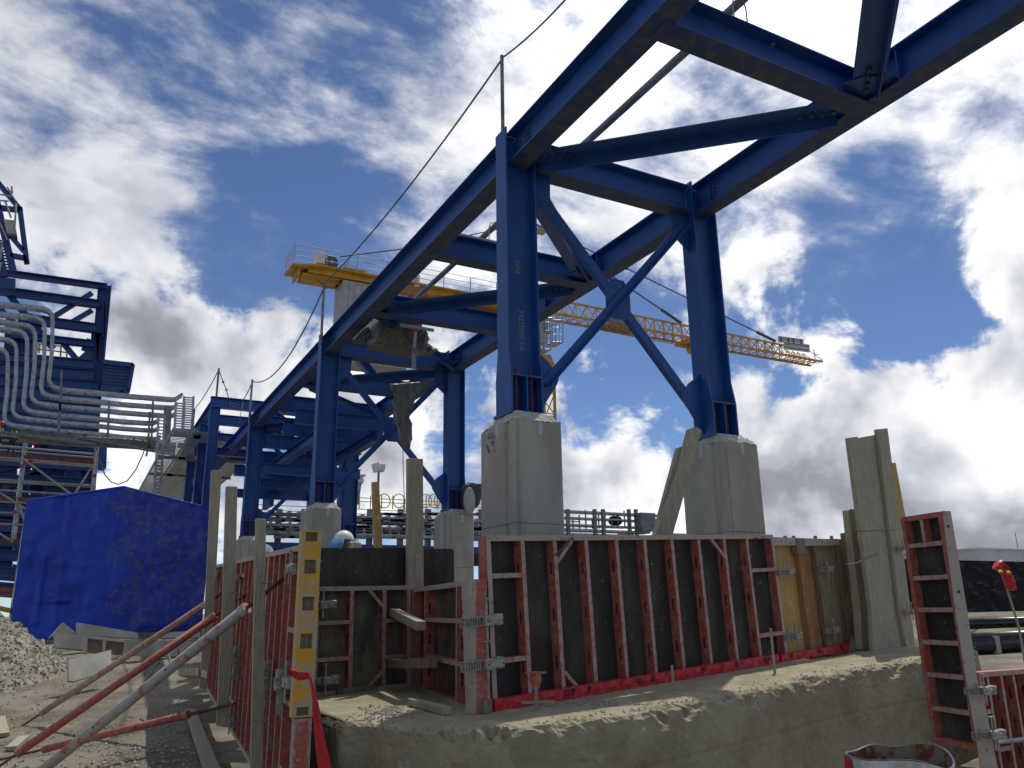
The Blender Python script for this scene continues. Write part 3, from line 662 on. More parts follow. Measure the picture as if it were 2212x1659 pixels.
def crumple(px,p0,n,th,amp,sc,name,m,label,cat,seed=1,cuts=3,parent=None,kind=None,extrude=True):
    import bmesh
    bm=bmesh.new(); vv=[bm.verts.new(onp(u,v,p0,n)) for u,v in px]; f=bm.faces.new(vv)
    bmesh.ops.triangulate(bm,faces=[f]); bmesh.ops.subdivide_edges(bm,edges=bm.edges[:],cuts=cuts,use_grid_fill=True)
    bmesh.ops.triangulate(bm,faces=bm.faces[:]); bmesh.ops.subdivide_edges(bm,edges=bm.edges[:],cuts=cuts-1,use_grid_fill=True)
    bd={v for e in bm.edges if len(e.link_faces)==1 for v in e.verts}; nn=V(n).normalized()
    cen=sum((v.co for v in bm.verts),V())/len(bm.verts)
    fr=[];bk=[];idx={}
    for i,v in enumerate(bm.verts):
        q_=v.co*sc; wq=V((q_.x*1.6,q_.y*1.6,q_.z*.6)); a1=abs(noise.noise(wq+V((seed,0,0))))*1.5+abs(noise.noise(wq*2.3+V((0,seed,0))))*.9; a2=abs(noise.noise(wq*5.1+V((0,seed,3))))*.5
        k=0.15 if v in bd else 1.0
        idx[v]=i; fr.append(v.co+nn*(th/2*k+amp*(a1+a2)*k)); bk.append(v.co-nn*(th/2*k+amp*a1*k*.6))
    fs=[tuple(idx[v] for v in f.verts) for f in bm.faces]; N=len(fr)
    fb=[tuple(N+i for i in f[::-1]) for f in fs]; bnd=[(idx[e.verts[0]],idx[e.verts[1]],N+idx[e.verts[1]],N+idx[e.verts[0]]) for e in bm.edges if len(e.link_faces)==1]
    bm.free()
    return MB().add(fr+bk,fs+fb+bnd).build(name,m,parent,label=label,cat=cat,kind=kind,smooth=False)
crumple([(626,1443),(633,1446),(645,1450),(660,1452),(672,1456),(674,1462),(660,1468),(645,1470),(632,1464),(636,1456)],at(650,1457,6.0),YN,.03,.03,9,'red_knot','tape_red','red plastic tape knot bunched round the yellow post','warning tape',4,3)

# ------------------------------------------------------------------ kicker planks and props
def lp(s,out,z): q_=LW.P(s,0,out); return V((q_.x,q_.y,z))
for i,(s0_,s1_) in enumerate([(.25,2.05),(2.08,4.3),(4.33,9.0)]):
    z0=gz(*lp(s0_,.3,0).xy)+.06; z1=gz(*lp(s1_,.3,0).xy)+.06
    MB().bar(lp(s0_,.27,z0),lp(s1_,.27,z1),.16,.09).build('kicker_plank','wood_grey',label=['near','second','farthest'][i]+' grey plank laid along the foot of the left form wall',cat='plank',bevel=.005,group='planks along the foot of the left wall')
def closest(F,H,u,v):
    d=(H-F);r=ray(u,v).normalized();w0=F-EYE;a=d.dot(d);b1_=d.dot(r);c=1;d1=d.dot(w0);e=r.dot(w0)
    s=(b1_*e-c*d1)/(a*c-b1_*b1_); return F+d*s
def prop(foot,head,t0,t1,r,m,label):
    F=onz(*foot,-.22); H=LW.Q(*head,.08)
    A=closest(F,H,*t0);B=closest(F,H,*t1); d=(H-F).normalized()
    t=thing('form_prop',F,label,'push-pull prop','steel props bracing the left form wall')
    MB().tube(A,B,r,18).build('outer_tube',m,t,smooth=True)
    MB().tube(A-d*.03,A+d*.05,r*1.12,14).build('tube_collar',m,t); MB().tube(B-d*.05,B+d*.03,r*1.12,14).build('tube_collar',m,t)
    MB().tube(F,A,.016,10).build('lower_spindle','rust',t); MB().tube(B,H,.018,10).build('upper_spindle','rust',t)
    b_=MB()
    for k in range(24):
        b_.tube(B+d*(.05+k*.02),B+d*(.058+k*.02),.022,8)
    b_.build('spindle_thread','rust',t)
    for k in(.32,.66):
        c=A.lerp(B,k); s_=d.cross(UZ).normalized(); n_=s_.cross(d); MB().tube(c-s_*(r+.003),c+s_*(r+.003),.011,10).build('dark_pin_disc','ply_black',t)  # black plug ends imitate the shade in drilled holes
    fx=F.copy(); MB().box(fx+V((0,0,.01)),UX,UY,UZ,.22,.16,.014).box(fx+V((-.05,0,.06)),UX,UY,UZ,.012,.12,.10).box(fx+V((.05,0,.06)),UX,UY,UZ,.012,.12,.10).build('foot_plate','paint_red_worn',t)
prop((38,1575),(477,1283),(90,1533),(442,1304),.050,'paint_red_worn','farthest raking prop, mud-streaked red, reaching up to the far timber')
prop((-20,1668),(510,1299),(42,1626),(462,1334),.050,'paint_red','middle raking prop with clean bright red paint and drilled holes')
prop((15,1725),(592,1266),(70,1683),(529,1317),.052,'prop_grey','nearest raking prop, mostly grey with red paint patches')
prop((-30,1648),(507,1520),(99,1610),(402,1542),.046,'paint_red','low nearly level red prop lying under the three raking ones')

# ------------------------------------------------------------------ concrete piers
XA,XB=4.72,7.96; YF=[8.58,17.9,26.6,35.9]
ZP,ZB=3.80,3.93
def pier(x,y,label,z0=.6,logo=False,hx=.34,hy=.45):
    import bmesh
    t=thing('concrete_pier',(x,y,z0),label,'concrete pier','concrete piers under the blue trestle')
    def blk(za,zb,nm,jag):
        # chamfered plan, with a recessed band beside the front left arris
        c=.05; P=[(-hx+c,-hy),(-hx,-hy+c),(-hx,hy-c),(-hx+c,hy),(hx-c,hy),(hx,hy-c),(hx,-hy+c),(hx-c,-hy)]
        P=P[::-1]
        if hx: P=[(-hx,-hy+.24),(-hx+.035,-hy+.215),(-hx+.035,-hy+.13),(-hx,-hy+.11),(-hx,-hy+.035),(-hx+.03,-hy),(-hx+.05,-hy+.018),(-hx+.07,-hy+.018),(-hx+.085,-hy),(hx-.03,-hy),(hx,-hy+.03),(hx,hy-.03),(hx-.03,hy),(-hx+.03,hy),(-hx,hy-.03)]
        pts=[]
        for a,b_ in zip(P,P[1:]+P[:1]):
            n=max(1,int(math.hypot(b_[0]-a[0],b_[1]-a[1])/.05)); pts+=[(a[0]+(b_[0]-a[0])*i/n,a[1]+(b_[1]-a[1])*i/n) for i in range(n)]
        nz=max(2,int((zb-za)/.07)); vs=[];fs=[];n=len(pts)
        for k in range(nz+1):
            z=za+(zb-za)*k/nz
            for a in pts:
                j=0
                if k==nz and jag: j=-.05*max(0,fbm(x+a[0]*6,y+a[1]*6,1)+.35)
                if k==nz-1 and jag: j=.0
                w_=.004*fbm(x+a[0]*4,y+a[1]*4,z*4)+(.012*max(0,fbm(a[0]*9,a[1]*9,z*9)+.1) if (k>=nz-1 and jag) else 0)
                vs.append((x+a[0]*(1-w_),y+a[1]*(1-w_),z+j))
        for k in range(nz):
            for i in range(n): fs.append((k*n+i,k*n+(i+1)%n,(k+1)*n+(i+1)%n,(k+1)*n+i))
        fs.append(tuple(nz*n+i for i in range(n))); fs.append(tuple(range(n))[::-1])
        return MB().add(vs,fs).build(nm,'concrete',t)
    blk(z0,2.55,'lower_lift',False); blk(2.556,ZP,'upper_lift',True)
    # rough grout bed
    vs=[];fs=[];n=18
    for j in range(n+1):
        for i in range(n+1):
            a=(i/n*2-1);b_=(j/n*2-1); e=max(abs(a),abs(b_)); z=ZP-.02+(.15 if e<.72 else .15*(1-(e-.72)/.28))*(1 if e<.72 else .9)+.022*fbm(a*5+x,b_*5+y,2)*(1 if e>.6 else .3)
            vs.append((x+a*(hx-.015),y+b_*(hy-.015),min(z,ZB-.004)))
    for j in range(n):
        for i in range(n): fs.append((j*(n+1)+i,j*(n+1)+i+1,(j+1)*(n+1)+i+1,(j+1)*(n+1)+i))
    MB().add(vs,fs).build('grout_bed','concrete_chip',t)
    # white tape tabs
    zt=ZP-.015
    MB().abox((x+.0,y-hy-.004,zt-.17),(x+.055,y-hy-.001,zt)).build('tape_tab','tape_white',t)
    MB().abox((x-hx-.004,y-.05,zt-.17),(x-hx-.001,y+.01,zt)).build('tape_tab','tape_white',t)
    return t
pa=pier(XA,YF[0],'nearest left concrete pier with painted red triangle mark and chipped top')
pier(XB,YF[0],'nearest right concrete pier with planks leaning on it')
pier(XA,YF[1],'second left concrete pier, behind the yellow corner post'); pier(XB,YF[1],'second right concrete pier, beside the standing timber over the recess')
pier(XA,YF[2],'third left concrete pier, between standing timbers of the left wall'); pier(XB,YF[2],'third right concrete pier, mostly hidden behind the second left one')
# painted mark on the near pier's left face
xm=XA-.34-.003
def mk(px,name,m):
    pts=[onx(u,v,xm) for u,v in px]; MB().prism(pts,(-.001,0,0)).build(name,m,pa)
f6=lambda x,y:(774.3+.3*x,718.9+.3*y)
mk([f6(950,780),f6(982,776),f6(968,822)],'painted_triangle','red_mark'); mk([f6(925,745),f6(992,735),f6(992,760),f6(928,768)],'painted_band','blue_mark')
mk([f6(922,800),f6(934,815),f6(950,865),f6(940,870),f6(924,835)],'painted_stroke','red_mark'); mk([f6(930,728),f6(975,722),f6(975,728),f6(930,735)],'painted_stroke','red_mark')
mk([f6(975,862),f6(978,835),f6(982,835),f6(979,865)],'painted_stroke','red_mark')

# ------------------------------------------------------------------ blue steel trestle
ZT,ZL=7.93,7.45
T=thing('steel_trestle',(6.3,8.6,ZB),'blue steel pipe rack trestle of columns, beams and X braces on concrete piers','steel trestle')
SB='steel_blue';SD='steel_blue_dusty'
def bolt(p,n,r=.022,h=.02,m=SD,par=None):
    n=V(n).normalized(); p=V(p); MB().tube(p,p+n*.006,r*1.25,10).tube(p+n*.006,p+n*(.006+h),r,6).build('bolt',m,par or T)
def column(x,y,side,detail=True,top=7.95,label=None):
    b_=MB(); D=.46;B=.30;Bb=.42
    # flanges as flared plates in YZ, web in XZ
    for sx in(-1,1):
        x0=x+sx*D/2; pts=[(x0,y-Bb/2,ZB+.02),(x0,y+Bb/2,ZB+.02),(x0,y+Bb/2,4.42),(x0,y+B/2,4.75),(x0,y+B/2,top),(x0,y-B/2,top),(x0,y-B/2,4.75),(x0,y-Bb/2,4.42)]
        b_.prism(pts,(-sx*.024,0,0))
    b_.abox((x-D/2+.026,y-.008,ZB+.02),(x+D/2-.026,y+.008,top-.1))
    c=b_.build('column',SB,T)
    MB().abox((x-D/2-.03,y-Bb/2-.02,ZB-.02),(x+D/2+.03,y+Bb/2+.02,ZB+.018)).build('base_plate',SB,c)
    for s in(-1,1):
        y0=y+s*.01;y1=y+s*Bb/2
        MB().abox((x-D/2+.026,min(y0,y1),4.40),(x+D/2-.026,max(y0,y1)+.0,4.425)).abox((x-.009,min(y0,y1)+.002,ZB+.02),(x+.009,max(y0,y1)-.002,4.398)).build('stiffener',SB,c)
        if s<0 or detail:
            for dx in(-.11,.11):
                yy=y+s*.11; MB().tube((x+dx,yy,ZB),(x+dx,yy,4.52),.018,8).tube((x+dx,yy,4.428),(x+dx,yy,4.46),.032,6).build('anchor_bolt','rust',c)
    return c
def hb(p,q_,D,B,name='beam',m=SB,up=UZ,tw=.014,tf=.02,mats=None): return MB().hbeam(p,q_,up,D,B,tw,tf).build(name,m,T)
zc=(ZT+ZL)/2
for x in(XA,XB):
    for k,y in enumerate(YF[:3]): column(x,y,0)
    ys=[-7.5]+YF
    for a,c in zip(ys,ys[1:]):
        aa=a+.012 if a>0 else a; hb((x,aa,zc),(x,c-.012,zc),ZT-ZL,.30,'longitudinal_beam')
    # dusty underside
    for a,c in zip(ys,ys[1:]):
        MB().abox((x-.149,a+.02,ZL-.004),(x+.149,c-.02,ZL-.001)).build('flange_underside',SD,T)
# portal beyond
def bolts_yz(x,y0,dy,z0,dz,ny,nz_,sx):
    for i in range(ny):
        for j in range(nz_): bolt((x,y0+i*dy,z0+j*dz),(sx,0,0))
for x in(XA,XB):
    for y in YF[:3]:
        bolts_yz(x-.008,y-.15-.38,.075,zc-.16,.065,4,6,-1) if False else None
        for i in range(2):
            for j in range(5):
                bolt((x-.008,y-.34-i*.08,zc-.14+j*.07),(-1,0,0)); bolt((x-.008,y+.30+i*.08,zc-.14+j*.07),(-1,0,0))
        for j in range(4): bolt((x-.23+.05,y-.008,zc-.13+j*.08),(0,-1,0),.018)
# cross beams on frames and between
CB=[-.7,2.4,5.48]+[YF[0]]+[11.7,14.8]+[YF[1]]+[20.8,23.7]+[YF[2]]+[29.7,32.8]
for y in CB:
    fr=y in YF; xa=XA+(.245 if fr else .012);xb=XB-(.245 if fr else .012)
    hb((xa,y,7.655),(xb,y,7.655),.43,.30,'cross_beam')
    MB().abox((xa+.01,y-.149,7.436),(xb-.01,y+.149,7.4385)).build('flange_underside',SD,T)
    if not fr:
        for x,s in((XA+.012,1),(XB-.012,-1)):
            MB().abox((min(x,x+s*.24),y-.006-.012,7.3 if False else 7.46),(max(x,x+s*.24),y-.012,7.85)).build('connection_plate',SB,T)
# plan bracing: tees zigzagging between the beams
pairs=[(XB,-.7,XA,2.4),(XA,2.4,XB,5.48),(XB,5.48,XA,YF[0]),(XA,YF[0],XB,11.7),(XB,11.7,XA,14.8),(XA,14.8,XB,YF[1]),(XB,YF[1],XA,20.8),(XA,20.8,XB,23.7),(XB,23.7,XA,YF[2]),(XA,YF[2],XB,29.7)]
pairs=[p for p in pairs if not(p[0]==XB and abs(p[1]-YF[1])<.1) ]+[(XB,YF[1],XA,20.8)]
zb_=7.60
for (x0_,y0_,x1_,y1_) in pairs:
    d=V((x1_-x0_,y1_-y0_,0)).normalized(); p=V((x0_,y0_,zb_))+d*.32;q_=V((x1_,y1_,zb_))-d*.32; r=V((-d.y,d.x,0))
    r=r if r.x>0 else -r; b_=MB().box((p+q_)/2+V((0,0,-.06)),d,r,UZ,(q_-p).length,.36,.018).box((p+q_)/2+r*.10+V((0,0,-.155)),d,r,UZ,(q_-p).length,.014,.172)
    b_.build('plan_brace',SB,T)
    for e,s in((p,1),(q_,-1)):
        g0=e+d*s*.32; ee=e-d*s*.2
        xin=XA if abs(e.x-XA)<abs(e.x-XB) else XB; sg=1 if xin==XA else -1
        yb=e.y
        G=[V((xin+sg*.02,yb-.32,7.512)),V((xin+sg*.02,yb+.28,7.512)),V((xin+sg*.34,yb+.22,7.512)),V((xin+sg*.62,yb+.05*(1 if d.y*s*sg>0 else 1),7.512)),V((xin+sg*.5,yb-.18,7.512)),V((xin+sg*.2,yb-.34,7.512))]
        MB().prism(G,(0,0,.012)).build('plan_gusset',SB,T)
        for k in range(4):
            for sd_ in (1,):
                c=e+d*s*(.05+k*.13)+r*(-.02 if sd_>0 else -.12)+V((0,0,-.069)); bolt(c,(0,0,-1),.032,.05,SD)
# X braces in each frame
def xbrace(y):
    ya=y; A=V((XA+.23,ya,4.25));B_=V((XB-.23,ya,7.35));C=V((XA+.23,ya,7.35));D=V((XB-.23,ya,4.25))
    def tee(p,q_,off):
        d=(q_-p).normalized(); n_=V((0,-1,0)); r=d.cross(n_)
        b_=MB().box((p+q_)/2+V((0,off,0)),d,r,n_,(q_-p).length,.125,.012).box((p+q_)/2+r*.056+V((0,off-.05 if off<0 else off+.05,0)),d,r,n_,(q_-p).length,.012,.10)
        b_.build('x_brace',SB,T)
    M_=(A+B_)/2
    dab=(B_-A).normalized(); dcd=(D-C).normalized()
    tee(A+dab*.20,B_-dab*.18,-.02)
    tee(C+dcd*.18,M_-dcd*.02,.02); tee(M_+dcd*.02,D-dcd*.2,.02)
    # centre gusset (octagon with concave look) and end gussets
    w_=.21;h_=.30; G=[(-w_*.55,-h_),(w_*.55,-h_),(w_,-h_*.45),(w_,h_*.45),(w_*.55,h_),(-w_*.55,h_),(-w_,h_*.45),(-w_,-h_*.45)]
    MB().prism([M_+V((a,.004,c)) for a,c in G],(0,.012,0)).build('centre_gusset',SB,T)
    for x,s in((XA+.232,1),(XB-.232,-1)):
        MB().prism([V((x,ya,ZB+.03)),V((x+s*.10,ya,ZB+.14)),V((x+s*.34,ya,4.43)),V((x+s*.36,ya,4.53)),V((x+s*.22,ya,4.70)),V((x,ya,4.86))],(0,.012,0)).build('foot_gusset',SB,T)
        MB().prism([V((x,ya,7.435)),V((x+s*.32,ya,7.435)),V((x+s*.31,ya,7.05)),V((x+s*.22,ya,6.97)),V((x,ya,6.80))],(0,.012,0)).build('head_gusset',SB,T)
    bolt(M_+V((.0,-.03,.16)),(0,-1,0),.012,.03,'galv')
for y in YF[:3]: xbrace(y)
# inner face flange plates of columns (splice ends)
for yy in(4.9,6.1): MB().abox((XB-.13,yy,7.475),(XB-.01,yy+.012,7.905)).build('stiffener',SB,T)
for yy in(11.2,13.1): MB().abox((XB-.13,yy,7.475),(XB-.01,yy+.012,7.905)).build('stiffener',SB,T)
# tapered braces lit from above in far bays
for y0_,y1_ in((19.0,22.0),(27.5,30.5)):
    p=V((XA+.6,y0_,8.35));q_=V((XB-.5,y1_,8.0)); d=(q_-p).normalized(); r=V((-d.y,d.x,0)).normalized()
    MB().box((p+q_)/2,d,r,d.cross(r).normalized(),(q_-p).length,.34,.02).box((p+q_)/2-V((0,0,.12)),d,r,d.cross(r).normalized(),(q_-p).length,.016,.22).build('tapered_brace',SB,T)
# chalk writing on the near left column
def chalk(txt,u0,v0,size,y,m='chalk'):
    p=ony(u0,v0,y); M=basis(p,(0,0,-1),(1,0,0),(0,-1,0)); textmesh(txt,size,M,m,'chalk_marks',T)
chalk('1056',1113,560,.105,YF[0]-.011); 
chalk('3421ER003-0',1121,668,.105,YF[0]-.011)
p=onx(1075,540,XA-.232); textmesh('253',.10,basis(p,(0,-1,0),(0,0,1),(-1,0,0)),'chalk','chalk_marks',T)
p=onx(1074,582,XA-.232); textmesh('353',.10,basis(p,(0,-1,0),(0,0,1),(-1,0,0)),'chalk','chalk_marks',T)
p=ony(1246,355+300/1.0-20,8.3)
# far bays carry more beams and a round vessel
for y in(21.5,23.0,25.2,28.3,31.0): 
    for z,dd in((6.75,.4),(5.9,.3)):
        if (y>24 or z>6.5): hb((XA+.1,y,z),(XB-.1,y,z),dd,.26,'low_beam')
for y0_,y1_,z in((21.5,31.0,6.4),): 
    for x in(XA+.9,XB-.8): hb((x,y0_,z),(x,y1_,z),.3,.24,'low_beam')
VS=thing('blue_vessel',(6.4,29,5.6),'rounded dark blue vessel lying low in the far bays of the trestle','vessel')
MB().tube((5.3,29.3,6.25),(7.9,29.3,6.25),.75,28).build('vessel_shell','steel_blue',VS,smooth=True)
MB().sphere((5.3,29.3,6.25),.35,.75,.75,20,12).build('vessel_head','steel_blue',VS,smooth=True); MB().sphere((7.9,29.3,6.25),.35,.75,.75,20,12).build('vessel_head','steel_blue',VS,smooth=True)
for x in(5.8,7.4): MB().abox((x-.08,28.7,5.2),(x+.08,29.9,5.62)).build('saddle','steel_blue',VS)
# taller portal behind (second structure)
P2t=thing('steel_portal',(5,32,.9),'taller blue steel portal with three crosspieces behind the trestle, carrying a rope post','steel portal')
YP=32.0
def hb2(p,q_,D,B,name,up=UZ): return MB().hbeam(p,q_,up,D,B,.014,.022).build(name,'steel_blue',P2t)
zt=ony(466,858,YP).z
for u in(466,): 
    x=ony(u,870,YP).x; hb2((x,YP,1.0),(x,YP,zt-.4),.36,.34,'column',UX)
xr=x+5.2; hb2((xr,YP,1.0),(xr,YP,zt-.4),.36,.34,'column',UX)
for k,(va,vb) in enumerate(((858,881),(896,917),(936,950),(968,984))):
    za=ony(466,va,YP).z; zb2=ony(466,vb,YP).z; hb2((x-(.2 if k==0 else -.19),YP,(za+zb2)/2),(xr-.19,YP,(za+zb2)/2),za-zb2,.3,'portal_beam')
for k in range(4):
    for j in range(2): 
        c=V((x+.55+k*.1,YP-.155+.14,zt-.2-j*.12)); MB().tube(c,c-V((0,.03,0)),.025,6).build('bolt','galv',P2t)
for yy in(35,38.5):
    hb2((x,YP,zt-.25),(x,yy+6,zt-.25),.36,.3,'portal_beam') if yy==35 else None
    hb2((x,yy,1),(x,yy,zt-.45),.34,.3,'column',UX)
for z1,z2 in((4.5,7.4),(7.4,4.5)): hb2((x+.1,YP+.3,z1),(x+.1,38.2,z2),.18,.16,'portal_brace')

# ------------------------------------------------------------------ rope line and its posts along the left beam
def post(px0,px1,y,label,r=.028,x=None):
    a=onx(*px0,XA-.0 if x is None else x)
    p=ony(*px0,y);q_=ony(*px1,y); q_.x=p.x=(p.x+q_.x)/2
    return MB().tube(q_,p,r,12).build('handrail_post','galv_dull',label=label,cat='handrail post',group='rope posts on the steel trestle'),p
o,p1=post((1083,120),(1088,330),YF[0]+.0,'tallest bare steel rope post, on top of the nearest left column',.026)
o,p2=post((698,608),(696,742),YF[1]-.2,'brownish steel rope post on top of the second left column',.032)
o,p3=post((545,820),(538,915),YF[2]-.2,'rusty steel rope post on top of the third left column',.034)
o,p4=post((473,796),(467,861),YP,'steel rope post on top of the taller portal',.04)
o,p5=post((421,884),(414,932),39,'farthest steel rope post beyond the taller portal',.05)
def rope(pts,label,r=.011,m='rope'): return MB().path(pts,r,6).build('rope_line',m,label=label,cat='rope',smooth=True)
def sag(a,c,s,n=14): return [a.lerp(c,i/n)-V((0,0,s*4*(i/n)*(1-i/n))) for i in range(n+1)]
rope(sag(onx(1225,-5,p1.x),p1-V((0,0,.04)),.05),'rope rising out of the picture from the tallest rope post',.012)
rope(sag(p1-V((0,0,.06)),p2-V((0,0,.05)),.22),'long rope between the tallest rope post and the brownish one',.014)
rope(sag(p2-V((0,0,.15)),p3-V((0,0,.05)),.75),'sagging rope between the brownish rope post and the rusty one',.017)
rope(sag(p3-V((0,0,.1)),ony(524,866,31),.05),'short rope from the rusty post down to the portal beam',.016)
rope(sag(p4-V((0,0,.05)),p5,.15),'rope from the portal post down to the farthest post',.018)
kp=[p4-V((0,0,.05)),ony(482,825,YP),ony(489,842,YP),ony(496,868,YP),ony(498,884,YP)]
b_=MB().path(kp,.018,6)
for k_ in kp[1:3]: b_.sphere(k_,.05,.05,.05,8,6)
b_.build('rope_line','rope',label='knotted rope end hanging from the portal post',cat='rope')
rope([ony(525,868,31),ony(518,905,31),ony(513,950,31)],'thin loose rope dangling in front of the portal',.012)
# long tube lying on the cross beams
MB().tube((5.96,5.0-7,8.24),(5.96,15.6,8.24),.055,14).build('long_tube','galv_dull',label='long grey scaffold tube lying over the cross beams',cat='tube',smooth=True)
for y,l in((5.48,'light steel bracket with U bolt on the nearest cross beam'),(11.7,'light steel bracket with U bolt on the second cross beam')):
    b_=MB().abox((5.25,y-.05,7.90),(6.45,y+.0,7.96)).abox((6.40,y-.05,7.84),(6.45,y+.0,7.90)).path([V((5.86,y-.02,7.93)),V((5.86,y-.02,8.2)),V((5.89,y-.02,8.30)),V((5.96,y-.02,8.33)),V((6.03,y-.02,8.30)),V((6.06,y-.02,8.2)),V((6.06,y-.02,7.93))],.010,6)
    b_.build('tube_bracket','galv',label=l,cat='bracket')
F7=lambda x,y:(718.9+.2*x,663.6+.2*y)
ps=V((0,14.6,0))
t=thing('hanging_tube',onp(*F7(875,660),ps,V((0,-1,0))),'pale upright tube with red cap and bracket, hanging at the grey sheeting','tube')
MB().tube(onp(*F7(875,660),ps,V((0,-1,0))),onp(*F7(880,440),ps,V((0,-1,0))),.045,12).build('lower_tube','galv_dull',t)
MB().tube(onp(*F7(882,450),ps,V((0,-1,0))),onp(*F7(893,270),ps,V((0,-1,0))),.028,12).build('upper_tube','galv',t)
MB().tube(onp(*F7(885,270),ps,V((0,-1,0))),onp(*F7(886,236),ps,V((0,-1,0))),.05,10).build('red_cap','tape_red',t)
MB().bar(onp(*F7(730,192),ps,V((0,-1,0))),onp(*F7(1090,250),ps,V((0,-1,0))),.05,.06).build('bracket_bar','galv',t)
MB().bar(onp(*F7(930,312),ps,V((0,-1,0))),onp(*F7(995,252),ps,V((0,-1,0))),.02,.03).build('bracket_stay','galv_dull',t)
# grey sheeting
ny=V((0,-1,0))
crumple([F7(*c) for c in((380,370),(430,300),(462,170),(540,130),(700,150),(860,200),(905,270),(965,330),(1010,385),(1018,450),(1110,485),(1000,510),(860,520),(600,470),(380,420))],V((0,15.6,0)),ny,.25,.22,1.0,'grey_sheeting','tarp_grey','dark grey crumpled sheeting heaped on the second cross frame','sheeting',2,4)
crumple([F7(*c) for c in((250,330),(330,240),(360,215),(400,300),(430,330),(380,400),(200,380))],V((0,15.9,0)),ny,.2,.2,1.5,'grey_sheeting','tarp_grey','small pale peak of sheeting at the left of the grey heap','sheeting',5,3)
crumple([F7(*c) for c in((620,830),(930,805),(1040,800),(960,880),(870,960),(812,1040),(822,1130),(818,1200),(838,1260),(830,1380),(844,1450),(828,1545),(790,1525),(752,1490),(722,1440),(706,1300),(672,1200),(664,1100),(640,1000),(690,960),(640,890))],V((0,17.2,0)),ny,.08,.12,1.2,'grey_sheeting','tarp_grey','torn grey sheeting hanging down through the X brace of the second frame','sheeting',9,4)
rope([ony(*F7(775,1000),17),ony(*F7(757,1500),17),ony(*F7(758,1660),17),ony(876,1150,17)],'thin cord hanging straight down below the grey sheeting',.010)
crumple([f6(*c) for c in((752,1130),(757,1095),(790,1077),(865,1100),(850,1180),(820,1276),(760,1262))],V((0,17.6,0)),ny,.3,.2,2.0,'debris_bag','tarp_grey','torn dark bag hooked at the foot of the second right column','bag',12,3)
MB().sphere(ony(*f6(800,1210),17.3),.16,.05,.33,14,10).build('pale_disc','crane_grey',label='pale rounded disc standing beside the torn bag',cat='disc',smooth=True)

